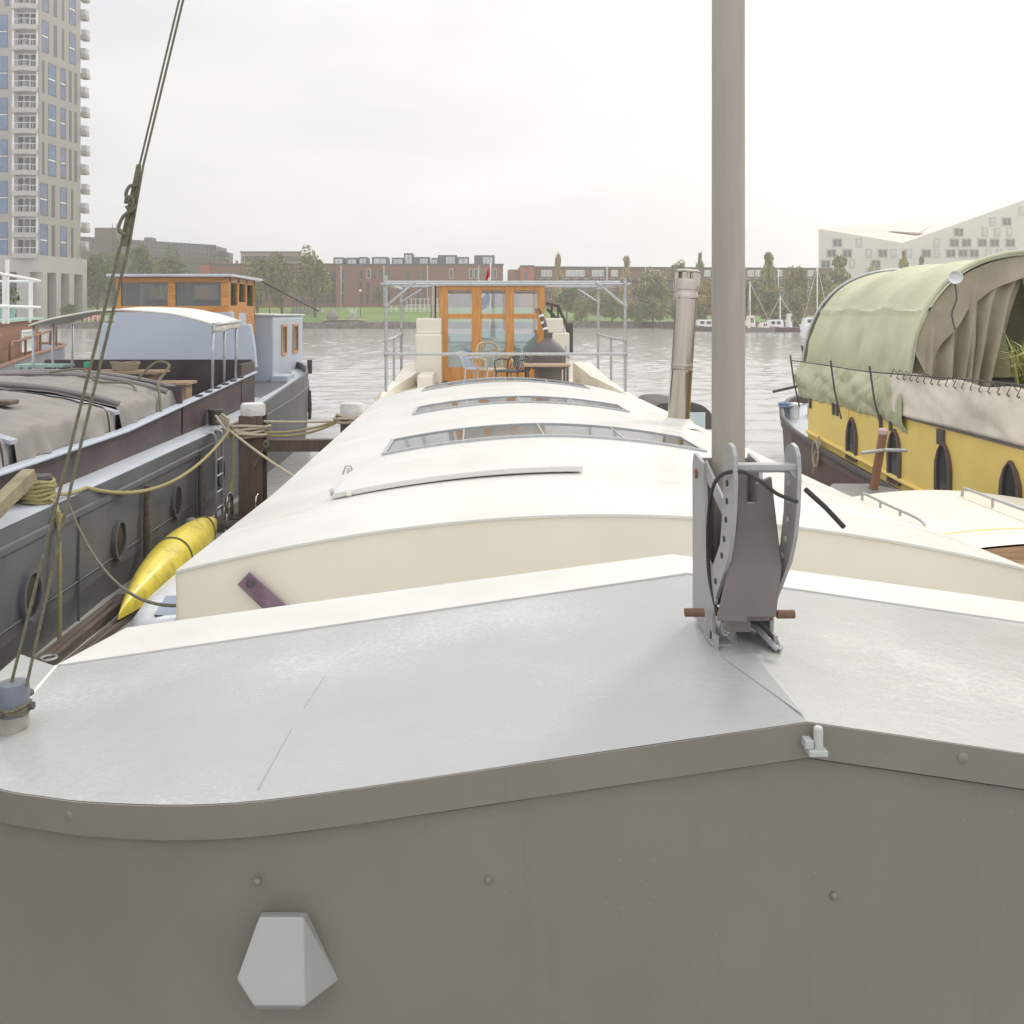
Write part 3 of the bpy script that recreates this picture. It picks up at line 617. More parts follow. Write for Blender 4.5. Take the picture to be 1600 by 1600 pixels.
# cream lockers either side
for nm, pts in (('locker', ((650, 690, 497, 522, 19.75, 20.6), (648.5, 690, 522, 600, 19.6, 20.8))), ('locker', ((852, 880, 497, 520, 20.0, 20.9), (852, 890, 520, 600, 19.9, 21)))):
    m = MB()
    for i, (a, b_, y0, y1, da, db_) in enumerate(pts): m.box(Xp(a, da), Xp(b_, da), da, db_, Zp(y1, da), Zp(y0, da) + (.0 if i else -.004))
    m.build(nm, M['cream'], hb, bevel=.03)
cp2 = MB(); xx = Xp(677, 20.1); cp2.lathe([(.06, 2.78), (.06, 3.50)], (xx, 20.1, 0), 18); cp2.lathe([(.11, 3.50), (.11, 3.52), (.001, 3.60)], (xx, 20.1, 0), 18); cp2.build('flue', M['inox'], hb)
# terrace floor, bulwarks flaring up to the lockers
tf = MB(); tf.add([(-1.5, 15.25, 1.42), (2.68, 15.25, 1.42), (2.55, 22, 1.42), (-1.42, 22, 1.42)], [(0, 1, 2, 3)]); tf.build('terrace_floor', M['cream'], hb)
for s in (0, 1):
    m = MB(); x0 = (-1.55, 2.70)[s]; x1 = (-1.15, 2.05)[s]
    m.loft([[Vector((x0, 15.4, .9)), Vector((x0, 15.4, 1.52)), Vector((x0 + (.08, -.08)[s], 15.4, 1.52)), Vector((x0 + (.08, -.08)[s], 15.4, .9))],
            [Vector((x0, 17.5, .9)), Vector((x0, 17.5, 1.56)), Vector((x0 + (.12, -.12)[s], 17.5, 1.56)), Vector((x0 + (.12, -.12)[s], 17.5, .9))],
            [Vector((x0 * 1, 19, .9)), Vector((x0 + (.06, -.06)[s], 19, 1.66)), Vector((x0 + (.35, -.35)[s], 19, 1.66)), Vector((x0 + (.3, -.3)[s], 19, .9))],
            [Vector((x0 + .03, 21, .9)), Vector((x0 + (.12, -.12)[s], 21, 1.84)), Vector((x0 + (.6, -.5)[s], 21, 1.84)), Vector((x0 + (.5, -.5)[s], 21, .9))]], True)
    m.build('bulwark', M['cream'], hb)
m = MB(); m.box(-1.05, -.75, 18.2, 19.55, 1.4, 1.72); m.build('terrace_step', M['cream'], hb, bevel=.03)
m = MB(); q0 = P(854, 474, 20.6); q1 = P(872, 478, 20.8); q2 = P(884, 506, 20.8); q3 = P(893, 507, 20.8)
m.beam(q0, q1, .05, .05); m.beam(q1, q2, .06, .06); m.beam(q2, q3, .05, .05); m.beam(P(855, 483, 20.6), P(878, 506, 20.7), .05, .05)
for px in (872, 862): m.beam(P(px, 478, 20.75), P(px, 505, 20.75), .04, .04)
m.box(Xp(884, 20.8), Xp(895, 20.8), 20.75, 20.85, Zp(551, 20.8), Zp(505, 20.8)); m.build('stair_rail', M['iron'], hb)
m = MB(); m.tube(smooth_path([P(874, 500, 20.2), P(884, 525, 20.0), P(884, 548, 19.9), P(890, 560, 19.9)], 5), .03, 8); m.build('grab_rail', M['galv'], hb)
# ------------------------------------------------------------------ on the houseboat's terrace
sc = thing('pipe_frame', 'open frame of galvanised scaffold tubes standing over the terrace in front of the wooden wheelhouse', 'frame', (.6, 18.5, 1.5))
XL, XR, YA, YB = -1.5, 2.66, 16.7, 20.3
zr = Zp(444, 16.7)
def pole(name, pts, r=.027): m = MB(); m.tube(pts, r, 10); return m.build(name, M['galv'], sc)
for x in (XL, XR):
    pole('upright', [(x, YA, 1.52), (x, YA, Zp(430 if x < 0 else 434, YA))]); pole('upright', [(x, YB, 1.6), (x, YB, zr + .1)])
    s = 1 if x < 0 else -1
    pole('side_rail', [(x, YA - .1, zr + .0), (x, YB + .1, zr + .0)])
    pole('brace', [(x, YA + .03, Zp(478, YA)), (x + s * .50, YA + .03, zr + .04)], .023); pole('brace', [(x, YB + .03, Zp(472, YB)), (x + s * .42, YB + .03, zr)], .023)
    pole('side_rail', [(x, YA, Zp(532, YA)), (x, 18.4, Zp(528, 18.4)), (x, YB, Zp(522, YB))], .023)
    pole('short_post', [(x, 18.4, 1.52), (x, 18.4, Zp(527, 18.4))], .024)
pole('top_rail', [(XL - .1, YA + .05, zr), (XR + .1, YA + .05, zr)]); pole('top_rail', [(XL - .05, YA + .6, zr + .055), (XR, YA + .6, zr + .055)]); pole('top_rail', [(XL - .1, YB + .05, zr + .055), (XR + .1, YB + .05, zr + .055)])
pole('front_rail', [(XL, YA - .05, Zp(553, YA)), (XR, YA - .05, Zp(553, YA))])
clm = MB()
for x in (XL, XR):
    for z in (zr, Zp(553, YA), Zp(532, YA), Zp(478, YA)): clm.lathe([(.036, -.035), (.042, -.02), (.042, .02), (.036, .035)], (x, YA, z), 10)
    for z in (zr, Zp(472, YB), Zp(522, YB)): clm.lathe([(.036, -.035), (.042, -.02), (.042, .02), (.036, .035)], (x, YB, z), 10)
clm.build('tube_clamp', M['galv'], sc)

tb_ = thing('low_table', 'low brown slatted table beside the dark garden stove on the terrace', 'table', (1.35, 17.5, 1.42))
m = MB()
for k in range(6): m.box(.93, 1.77, 17.3 + k * .115, 17.3 + k * .115 + .10, 1.94, 1.975)
m.build('tabletop', M['woodpale'], tb_)
for x in (.98, 1.70):
    for y in (17.34, 17.92): m = MB(); m.box(x, x + .04, y, y + .04, 1.42, 1.94); m.build('leg', M['iron'], tb_)
gs = thing('garden_stove', 'dark round garden stove with tapering hood beside the low table', 'stove', (1.48, 18.7, 1.42))
m = MB(); m.lathe([(.26, 1.42), (.27, 1.80), (.34, 1.84), (.345, 2.10), (.33, 2.16), (.24, 2.28), (.15, 2.36), (.085, 2.42)], (1.48, 18.7, 0), 24); m.build('stove_body', M['stovegrey'], gs)
m = MB(); m.lathe([(.085, 2.42), (.08, 2.50), (.095, 2.51), (.09, 2.53)], (1.48, 18.7, 0), 18); m.build('stove_neck', M['stovegrey'], gs)
m = MB(); m.lathe([(.356, 1.84), (.362, 1.85), (.362, 1.875), (.35, 1.88)], (1.48, 18.7, 0), 24); m.build('stove_rim', M['iron'], gs)
um = thing('furled_umbrella', 'dark furled umbrella with white bands leaning by the right wheelhouse pane', 'umbrella', (1.40, 19.5, 1.42))
m = MB(); m.tube([P(857, 530, 19.4), P(850, 505, 19.5), P(842, 482, 19.6)], [.03, .055, .025], 10); m.build('canopy', M['windowdark'], um)
m = MB(); m.tube([P(857, 530, 19.4), Vector((1.55, 19.3, 1.42))], .014, 8); m.build('pole', M['iron'], um)
m = MB()
for k in (.3, .5, .72): a = P(857, 530, 19.4).lerp(P(842, 482, 19.6), k); m.tube([a, a + Vector((-.012, .01, .04))], .056, 10)
m.build('band', M['flagw'], um)
def chair(nm, label, cx, cy, back_h, mat, rot, seat_w=.5):
    t = thing(nm, label, 'chair', (cx, cy, 1.42)); Mt = Matrix.Translation((cx, cy, 1.42)) @ Matrix.Rotation(rot, 4, 'Z')
    tr = lambda x, y, z: Mt @ Vector((x, y, z)); h = seat_w / 2
    m = MB(); m.box(-h, h, -h, h, .40, .44, 0, Mt); m.build('seat', mat, t, bevel=.01)
    m = MB(); m.tube(smooth_path([tr(-h, h, .42), tr(-h * 1.05, h + .08, .62), tr(-h * .7, h + .14, back_h - .04), tr(0, h + .16, back_h), tr(h * .7, h + .14, back_h - .04), tr(h * 1.05, h + .08, .62), tr(h, h, .42)], 5), .018, 8)
    for k in range(-4, 5): m.tube([tr(k * h / 5, h, .43), tr(k * h / 5.4, h + .15, back_h - .02 - abs(k) * .008)], .009, 6)
    m.build('backrest', mat, t)
    for sx in (-1, 1):
        m = MB(); m.tube(smooth_path([tr(sx * h, h * .9, .62), tr(sx * h * 1.12, 0, .64), tr(sx * h * 1.05, -h, .60), tr(sx * h, -h, .42)], 5), .016, 8); m.build('armrest', mat, t)
        for sy in (-1, 1): m = MB(); m.tube([tr(sx * h * .95, sy * h * .95, .42), tr(sx * h * 1.05, sy * h * 1.05, 0)], .016, 8); m.build('leg', mat, t)
chair('rattan_chair', 'pale rattan chair with a high rounded back before the middle wheelhouse door', .42, 18.2, .92, M['rattan'], R(20))
chair('wire_chair', 'low dark wire chair between the rattan chair and the slatted table', .74, 17.75, .70, M['iron'], R(-30), .46)
chair('folding_chair', 'blue grey garden chair just left of the pale rattan chair', .14, 18.6, .74, M['bluegrey'], R(65), .42)
fp = thing('flagpole', 'white pole carrying a red white and blue flag behind the wheelhouse roof', 'flagpole', (.42, 23.6, 1.3))
m = MB(); m.tube([(.42, 23.6, 1.3), (.45, 23.7, 4.16)], .018, 10); m.build('pole', M['flagw'], fp)
m = MB()
def fl(u, v): return (.44 - .26 * u * (.40 + .7 * v) + .012 * math.sin(u * 9 + v * 4), 23.69 + .045 * math.sin(u * 14 + v * 5), 4.12 - v * .95 - .28 * u)
for k, q in enumerate(((0, .28), (.28, .62), (.62, 1))):
    m.grid(lambda u, v: fl(v, q[0] + (q[1] - q[0]) * u) , 6, 12, k)
m.build('flag', [M['flagr'], M['flagw'], M['flagb']], fp)

# ------------------------------------------------------------------ shroud with tackle, from the foredeck bollard to the mast head
shr = thing('shroud_tackle', 'weathered double rope shroud with knotted loops rising from the foredeck bollard', 'rope', (-1.41, 3, 1.75))
top = Vector((.78, 3.02, 10.9)); b0 = Vector((-1.445, 2.985, bz + .10)); b1 = Vector((-1.395, 2.985, bz + .10))
j = P(218, 258, 3.0); k_ = P(195, 385, 3.0)
m = MB(); m.tube([k_ + Vector((-.015, 0, 0)), b0.lerp(k_, .5) + Vector((-.006, 0, 0)), b0], .0052, 8); m.tube([k_ + Vector((.012, 0, 0)), b1.lerp(k_, .5), b1], .0052, 8); m.build('lower_rope', M['roped'], shr)
m = MB(); m.tube([k_ + Vector((-.012, 0, 0)), j + Vector((-.004, 0, 0)), j], .006, 8); m.tube([k_, k_.lerp(j, .5) + Vector((.004, .01, 0)), j], [.011, .009, .006], 8); m.tube([k_ + Vector((.014, 0, 0)), j + Vector((.012, 0, 0)), top], .0038, 8); m.tube([j, top - Vector((.02, 0, 0))], .0034, 8); m.build('upper_rope', M['roped'], shr)
m = MB()
m.tube(smooth_path([P(212, 290, 2.99), P(203, 291, 2.98), P(197, 302, 2.98), P(200, 315, 2.98), P(210, 322, 2.99), P(203, 330, 2.98), P(193, 338, 2.98), P(186, 352, 2.98), P(187, 362, 2.98), P(197, 366, 2.99)], 6), .0055, 8)
m.tube(smooth_path([P(196, 318, 2.98), P(198, 309, 2.975), P(206, 308, 2.975), P(208, 318, 2.98), P(202, 327, 2.98), P(197, 322, 2.98)], 6), .005, 8)
for a in (b0, b1): pass
m.build('knot', M['roped'], shr)
m = MB()
for q in range(3):
    m.tube([Vector((bx + .050 * math.cos(t * math.pi / 10), by + .050 * math.sin(t * math.pi / 10), bz + .066 + .007 * q + .006 * math.sin(t * .6 + q))) for t in range(21)], .0055, 8, caps=False)
m.tube([b0, (-1.44, 2.93, bz + .07)], .0052, 8); m.tube([b1, (-1.41, 2.935, bz + .075)], .0052, 8)
m.build('rope_turns', M['roped'], shr)

M['portglass'] = pmat('porthole_glass', (.03, .03, .03), .3, spec=.25)
M['beamgrey'] = pmat('dull_blue_grey_beam', (.36, .38, .42), .6, var=.15)
# ------------------------------------------------------------------ left barge
lb_ = thing('barge', 'dark grey barge on the left with tarpaulined hatches and pale blue cabin', 'barge', (-5.9, 12, 0))
LX = -3.65
def lsheer(y): return 1.22 + (max(y - 15, 0) / 11.5) ** 1.4 * .38
ST = [(-7, -7.95), (16, -7.95), (19, -7.9), (22, -7.75), (24.2, -7.35), (25.6, -6.6), (26.5, -5.95)]
def lx(y):
    if y < 19: return LX
    t = (y - 19) / 7.6; return LX - 2.25 * t ** 3.2
ys = [-7, -3, 0, 3, 6, 8, 10, 12, 14, 15.9, 17, 18, 19, 20, 21, 22, 23, 23.8, 24.5, 25.1, 25.6, 26.0, 26.3, 26.5]
def lxl(y): return -11.8 - lx(y)
m = MB(); rings = []
for y in ys:
    a, b_, z = lx(y), lxl(y), lsheer(y)
    rings.append([Vector((a, y, z)), Vector((a + .002, y, z - .13)), Vector((a + .03, y, z - .14)), Vector((a + .03, y, z - .19)), Vector((a + .002, y, z - .2)), Vector((a - .02, y, .3)), Vector((a - .16, y, -.4)), Vector((b_ + .16, y, -.4)), Vector((b_, y, z))])
m.loft(rings, True); hullo = m.build('hull', M['hullgrey'], lb_)
# weld seams and rubbing strips
m = MB(); m.tube([Vector((lx(y) - .002, y, .42 + .0 * y)) for y in ys if y < 25], .008, 6)
for y in (5.4, 8.9, 12.7, 15.2): m.tube([(LX + .005, y, 1.02), (LX + .0, y, .05)], .012, 6)
m.build('hull_seam', M['hullgrey'], hullo)
for y, z1, z0 in ((10.62, 1.0, .0), (12.75, 1.08, .0), (21.8, 1.15, .5), (23.5, 1.15, .5), (25.1, 1.15, .5)):
    m = MB(); m.tube([(lx(y) + .05, y, z1), (lx(y) + .055, y, (z0 + z1) / 2), (lx(y) + .05, y, z0)], [.03, .045, .035], 10); m.build('rubbing_timber', M['woodold'], lb_)
for px, py, in ((47, 930), (185, 843), (275, 783), (344, 738)):
    y = F * LX / (px - CX); z = Zp(py, y)
    t = lambda r_, a, dx: Vector((LX + dx, y + r_ * .78 * math.cos(a), z + r_ * math.sin(a)))
    m = MB(); n_ = 28
    m.loft([[t(r_, 2 * math.pi * k / n_, dx) for k in range(n_)] for r_, dx in ((.215, -.01), (.215, .035), (.18, .035), (.18, .012))], True, False, False, smooth=False)
    po_ = m.build('porthole', M['hullgrey'], lb_)
    m = MB(); m.add([t(.182, 2 * math.pi * k / n_, .013) for k in range(n_)], [list(range(n_))]); m.build('porthole_glass', M['portglass'], po_)
# stern bulwark
m = MB(); yy = [16.6, 17.2, 18, 19, 20, 21, 22, 23, 24, 25, 25.8, 26.3, 26.5]
def bw(y): return lsheer(y) + (.02 + .10 * min((y - 16.6) / 3, 1))
# side deck
m2 = MB(); m2.loft([[Vector((lx(y) - .01, y, lsheer(y) + .006)), Vector((min(lx(y) - .38, -4.02), y, lsheer(y) + .006))] for y in ys if y < 25.2], False); m2.loft([[Vector((lxl(y) + .01, y, lsheer(y) + .006)), Vector((lxl(y) + .5, y, lsheer(y) + .006))] for y in ys if y < 25], False)
m2.add([(-4.0, 17.3, 1.26), (-7.9, 17.3, 1.26), (-7.2, 24.4, 1.45), (-4.5, 24.4, 1.45)], [(0, 1, 2, 3)]); m2.build('side_deck', M['deckblue'], lb_)
m = MB(); m.loft([[Vector((lx(y) + .004, y, lsheer(y) - .1)), Vector((lx(y) + .004, y, bw(y) + .05)), Vector((lx(y) - .05, y, bw(y) + .05)), Vector((lx(y) - .05, y, lsheer(y) - .1))] for y in yy], True); m.build('bulwark', M['hullgrey'], lb_)
# coaming
def cz(y): return 1.54 + max(y - 11, 0) / 6.5 * .27
m = MB()
cy_ = [-6, 0, 4, 8, 11, 13, 15, 16, 17.6]
for x0, s in ((-4.0, 1), (-7.85, -1)):
    m.loft([[Vector((x0, y, 1.2)), Vector((x0, y, cz(y))), Vector((x0 - .06 * s, y, cz(y))), Vector((x0 - .06 * s, y, 1.0))] for y in cy_], True)
m.box(-7.85, -4.0, 13.2, 13.26, 1.0, 1.9); m.box(-7.8, -4.03, 17.5, 17.6, 1.0, cz(17.5) + .25); m.box(-4.06, -3.99, 16.6, 17.6, 1.2, 2.02)
m.build('coaming', M['coaming'], lb_)
m = MB()
for x0 in (-3.965,):
    m.loft([[Vector((x0 + .02, y, cz(y) - .0)), Vector((x0 + .02, y, cz(y) + .03)), Vector((x0 - .1, y, cz(y) + .03)), Vector((x0 - .1, y, cz(y)))] for y in cy_], True)
m.tube([(-3.95, y, cz(y) + .015) for y in cy_], .018, 8); m.build('coaming_cap', M['bluegrey'], lb_)
m = MB(); m.add([(-7.8, 13.2, 1.02), (-4.05, 13.2, 1.02), (-4.05, 17.5, 1.02), (-7.8, 17.5, 1.02)], [(0, 1, 2, 3)]); m.build('well_floor', M['coaming'], lb_)
# tarpaulined hatches in bays with hoops
def arch(u, y, lift=0): 
    x = -5.92 + 1.80 * u; return x, 1.80 + .24 * (1 - abs(u) ** 2.3) + lift
bays = [(-5, -2.2), (-2.1, .6), (.7, 3.2), (3.3, 5.9), (6.05, 8.45), (8.6, 10.9), (11.15, 13.35)]
for bi, (a, b_) in enumerate(bays):
    def tf_(i, jj):
        u = -1 + 2 * i; y = a + (b_ - a) * jj
        uu = u * 1.13
        x, z = arch(max(min(uu, 1), -1), y)
        ov = max(abs(u) - .88, 0) / .12
        s = 1 if u > 0 else -1
        wr_ = .034 * nse(x * 1.4 + bi * 7, y * 2.0, 1) + .020 * nse(x * 4, y * 7, 2) + .008 * nse(x * 11, y * 13, 5)
        e = 1 - (2 * jj - 1) ** 8
        fold = .035 * math.sin(y * 11 + 3 * nse(y * 2, bi)) + .03 * nse(y * 5, bi)
        x += s * ov * (.07 + fold * ov); z -= ov * (.27 + .035 * nse(y * 2.2, bi + 3.3))
        return (x, y, z + wr_ - .03 * math.sin(math.pi * jj) + .05 * e)
    m = MB(); m.grid(tf_, 96, 44); hcv = m.build('hatch_cover', M['canvasgrey'], lb_)
    m = MB(); m.tube([Vector(tf_(k / 60, .955)) + Vector((0, 0, .008)) for k in range(61)], .012, 5); m.build('edge_cord', M['black'], hcv)
for y in (.65, 3.25, 5.97, 8.52, 11.0):
    m = MB(); m.loft([[Vector((arch(u, y)[0] , y - .07, arch(u, y, -.04)[1])), Vector((arch(u, y)[0], y - .07, arch(u, y, -.005)[1])), Vector((arch(u, y)[0], y + .07, arch(u, y, -.005)[1])), Vector((arch(u, y)[0], y + .07, arch(u, y, -.04)[1]))] for u in [-1.03 + 2.06 * k / 30 for k in range(31)]], True); m.loft([[Vector((arch(u, y)[0], y - .16, arch(u, y, -.16)[1])), Vector((arch(u, y)[0], y - .16, arch(u, y, -.07)[1])), Vector((arch(u, y)[0], y + .16, arch(u, y, -.07)[1])), Vector((arch(u, y)[0], y + .16, arch(u, y, -.16)[1]))] for u in [-.98 + 1.96 * k / 30 for k in range(31)]], True); m.box(-4.20, -4.15, y - .16, y + .16, 1.5, 1.72); m.build('hatch_beam', M['beamgrey'], lb_)
m = MB()
for y in (13.4, 12.95, 11.2): m.tube([Vector((arch(u, y)[0], y, arch(u, y, .05)[1])) for u in [-1.0 + 2.0 * k / 30 for k in range(31)]], .035, 8)
m.build('hatch_hoop', M['slate'], lb_)
# blue wheelhouse base, stern cabin
m = MB(); by_ = 18.8
fx = lambda px: Xp(px, by_)
outl = [P(153, 575, by_), P(400, 575, by_), P(397, 540, by_), P(391, 507, by_), P(364, 504, by_), P(362, 487, by_), P(180, 487, by_), P(179, 505, by_), P(156, 505, by_)]
m.prism(outl, (0, .16, 0)); m.box(Xp(183, 18.8), Xp(357, 18.8) - .002, 18.9, 21.08, 1.2, Zp(488, 18.8)); m.build('wheelhouse_base', M['bluegrey'], lb_, bevel=.02)
m = MB(); cx0, cx1 = -6.9, -4.45
m.loft([[Vector((cx1, y, 1.2)), Vector((cx1 + .0, y, 2.80)), Vector((cx1 - .06, y, 2.87)), Vector((cx0, y, 2.90)), Vector((cx0, y, 1.2))] for y in (21.45, 25.2)], True); stc = m.build('stern_cabin', M['bluegrey'], lb_, bevel=.03)
m = MB(); m.loft([[Vector((cx1 + .03, y, 2.855)), Vector((cx1 + .03, y, 2.885)), Vector((cx0, y, 2.925)), Vector((cx0, y, 2.89))] for y in (21.4, 25.3)], True); m.build('cabin_roof', M['whiter'], stc)
for y0, y1 in ((22.35, 22.95), (23.75, 24.45)):
    m = MB(); z0, z1 = 1.98, 2.58
    for a, b_, c_, d_ in ((y0, y1, z1, z1 + .06), (y0, y1, z0 - .06, z0), (y0, y0 + .06, z0, z1), (y1 - .06, y1, z0, z1)): m.box(cx1 - .02, cx1 + .03, a, b_, c_, d_)
    wo = m.build('window', M['wood'], stc); m = MB(); m.box(cx1 - .01, cx1 + .008, y0 + .06, y1 - .06, z0, z1); m.build('window_glass', M['panedark'], wo)
m = MB(); m.box(cx1 - .02, cx1 + .35, 21.3, 22.1, 1.25, 1.52); m.build('cabin_step', M['bluegrey'], lb_, bevel=.02)
# wooden wheelhouse
wx0, wx1, wya, wyb = Xp(181, 18.8), Xp(357, 18.8), 18.82, 21.1
zt_ = Zp(433, 18.8); zb_ = Zp(487, 18.8)
m = MB()
def fbox(pa, pb, ya, yb, dep=.07): m.box(Xp(pa, 18.8), Xp(pb, 18.8), 18.80, 18.80 + dep, Zp(yb, 18.8), Zp(ya, 18.8))
fbox(181, 357, 433, 441); fbox(181, 357, 478, 488)
for a, b_ in ((181, 189), (262, 274), (345, 357)): fbox(a, b_, 441, 478)
ins = [(wya + .06, wya + .16), (19.55, 19.66), (20.25, 20.36), (wyb - .1, wyb)]
for y0, y1 in ins: m.box(wx1 - .06, wx1, y0, y1, zb_ - .3, zt_)
m.box(wx1 - .06, wx1, wya + .06, wyb, zt_ - .1, zt_ - .001); m.box(wx1 - .061, wx1 - .001, wya + .06, 19.6, zb_ - .5, zb_ + .12); m.box(wx1 - .061, wx1 - .001, 20.3, wyb, zb_ - .5, zb_ + .12)
m.box(wx1 - .055, wx1 - .005, 19.66, 20.25, 2.2, zb_ + .2)
m.box(wx0, wx0 + .06, wya + .08, wyb, zb_ - .3, zb_ + .1); m.box(wx0, wx0 + .06, wya + .08, wyb, zt_ - .1, zt_ - .002)
m.box(wx0, wx1, wyb - .061, wyb - .001, zb_ - .3, zb_ + .12); m.box(wx0, wx1, wyb - .061, wyb - .001, zt_ - .1, zt_ - .003)
for k in range(4): xx = wx0 + (wx1 - wx0 - .1) * k / 3; m.box(xx, xx + .1, wyb - .058, wyb - .004, zb_, zt_ - .1)
lw = m.build('wheelhouse', M['woodx'], lb_, bevel=.008)
for a, b_ in ((189, 262), (274, 345)):
    g = MB(); g.box(Xp(a, 18.8), Xp(b_, 18.8), 18.835, 18.845, Zp(478, 18.8), Zp(441, 18.8)); g.build('window_glass', M['panedim'], lw)
    g = MB(); g.grid(lambda u, v: (Xp(a + 2, 18.95) + u * .35, 18.95 + .03 * math.sin(u * 22), Zp(478, 18.95) + v * .45), 24, 2); g.build('curtain', M['canvaswhite'], lw)
g = MB(); g.box(wx1 - .04, wx1 - .03, wya + .16, wyb - .1, zb_ + .0, zt_ - .1); g.build('window_glass', M['pane'], lw)
g = MB(); g.box(wx0 + .3, wx1 - .3, 19.6, 20.6, zb_ - .4, zb_ + .25); g.build('console', M['brownwood'], lw)
m = MB(); m.box(Xp(168, 18.7), wx1 + .12, 18.62, wyb + .25, zt_, zt_ + .055); m.build('wheelhouse_roof', M['deckblue'], lw, bevel=.012)
m = MB(); m.tube([(wx1 + .1, wyb + .2, zt_), (wx1 + .9, 24.2, zt_ - .65)], .02, 6); m.build('stern_boom', M['iron'], lb_)
# canopy over the cockpit
m = MB()
cyA, cyB = 14.75, 16.4
def can(u, v):
    y = cyA + (cyB - cyA) * v; x = -6.82 + 2.85 * u
    z = 2.72 + .235 * (1 - abs(2 * u - 1) ** 2.2) + .02 * nse(x * 2, y * 2) + .05 * v - .02 * math.sin(math.pi * v) ; return (x, y, z)
m.grid(can, 40, 14); m.build('canopy', M['canvaswhite'], lb_, solid=.03)
m = MB(); m.grid(lambda u, v: (can(1, u)[0] + .01 - .03 * v, can(1, u)[1], can(1, u)[2] - .10 * v - .02 * nse(u * 6, v)), 16, 3); m.build('canopy_valance', M['canvaswhite'], lb_, solid=.02)
m = MB(); m.tube([can(1, 0), can(1, 1)], .035, 8); m.build('canopy_roller', M['galv'], lb_)
for x, zf in ((-4.02, 1.72), (-6.8, 1.45)):
    for y in (14.85, 15.55, 16.3):
        m = MB(); m.tube([(x, y, zf), (x + .01, y, 2.72)], .022, 8); m.build('canopy_post', M['galv'], lb_)
m = MB(); m.box(-6.2, -5.1, 15.5, 16.2, 1.92, 1.96); m.box(-6.1, -6.02, 15.7, 16.1, 1.0, 1.92); m.box(-5.3, -5.22, 15.7, 16.1, 1.0, 1.92); m.build('cockpit_table', M['woodpale'], lb_)
m = MB(); m.box(-4.85, -4.3, 14.5, 15.0, 1.82, 1.86); m.box(-4.8, -4.7, 14.6, 14.9, 1.0, 1.82); m.box(-4.45, -4.35, 14.6, 14.9, 1.0, 1.82); m.build('cockpit_seat', M['woodpale'], lb_)
m = MB(); m.box(-7.15, -6.4, 15.0, 15.45, 2.06, 2.10)
for x in (-7.08, -6.5):
    for y in (15.05, 15.38): m.beam((x, y, 2.06), (x - .03, y, 1.3), .04, .04)
m.build('cockpit_bench', M['mint'], lb_)
m = MB(); m.tube([(-5.1, 23.4 - .0, 2.92)] and [Vector((-5.6 + .1 * k, 22.0 + k * .28, 3.06)) for k in range(9)], .015, 6)
for k in (0, 2, 4, 6, 8): m.tube([Vector((-5.6 + .1 * k, 22.0 + k * .28, 3.06)), Vector((-5.6 + .1 * k, 22.0 + k * .28, 2.88))], .014, 6)
m.build('roof_rail', M['rust'], lb_)
m = MB(); m.tube(smooth_path([(lx(24.4) - .1, 24.4, 1.6), (lx(24.6) - .1, 24.6, 2.0), (lx(25.6) - .05, 25.6, 2.05), (lx(26.2), 26.2, 2.0), (lx(26.3), 26.3, 1.6)], 5), .022, 8); m.build('stern_rail', M['woodx'], lb_)
m = MB(); m.tube([(-3.93, 23.2, 1.45), (-3.93, 23.2, 1.78)], .06, 10); m.build('fairlead', M['iron'], lb_)
for k in range(6):
    y = 13.9 + k * .5; m = MB(); m.box(-4.02, -3.93, y, y + .14, cz(y) + .03, cz(y) + .06); m.build('cleat', M['iron'], lb_, bevel=.01)
# bollard on the side deck
lbx, lby = -3.84, 8.5
m = MB(); m.lathe([(.10, 1.2), (.10, 1.43), (.115, 1.44), (.11, 1.47), (.02, 1.475)], (lbx, lby, 0), 20); m.build('bollard', M['iron'], lb_)
# loose things lying on the left barge
tm = MB(); tm.beam(P(-12, 800, 7.4), P(47, 742, 7.9), .11, .12); tag(tm.build('timber_beam', M['woodgreen'], bevel=.008), 'mossy squared timber lying across the coaming at the left edge', 'timber')
fb = MB(); fb.box(-5.15, -4.6, 9.55, 9.75, 1.985, 2.03); fb.box(-5.15, -5.0, 9.35, 9.55, 1.99, 2.025); tag(fb.build('handspike_board', M['woodold'], bevel=.01), 'short dark board lying on the grey hatch tarpaulin', 'board')
rl = MB()
for k in range(4): rl.tube([(-5.75 + .18 * math.cos(t * .5) * (1 + .1 * k), 15.9 + .13 * math.sin(t * .5), 1.975 + .035 * k + .012 * math.sin(t)) for t in range(14)], .022, 8)
tag(rl.build('rope_coil', M['ropeb']), 'pale coiled rope lying on the cockpit table of the grey barge', 'rope')
rl = MB(); rl.tube(smooth_path([(-4.6, 13.2, 2.0), (-4.4, 13.35, 2.22), (-4.2, 13.3, 2.18), (-4.25, 13.0, 1.98), (-4.15, 12.7, 1.93), (-4.02, 12.4, 1.6)], 6), .018, 8)
rl.tube(smooth_path([(-5.6, 12.7, 2.12), (-5.2, 12.8, 2.16), (-4.9, 12.5, 2.02), (-4.5, 12.6, 1.98), (-4.25, 12.2, 1.85)], 6), .014, 8)
tag(rl.build('hatch_lashing', M['roped']), 'dark lashing ropes over the far end of the grey hatch tarpaulin', 'rope')
bu = thing('marker_buoy', 'small red and green float standing on the barge by the tackle rope', 'buoy', (-6.05, 14.6, 1.9))
x_ = Xp(137, 14.6)
m = MB(); m.lathe([(.045, Zp(587, 14.6)), (.055, Zp(584, 14.6)), (.055, Zp(575, 14.6))], (x_, 14.6, 0), 14); m.build('red_body', M['red'], bu)
m = MB(); m.lathe([(.056, Zp(575, 14.6)), (.056, Zp(567, 14.6)), (.04, Zp(565, 14.6))], (x_, 14.6, 0), 14); m.build('green_top', M['green'], bu)
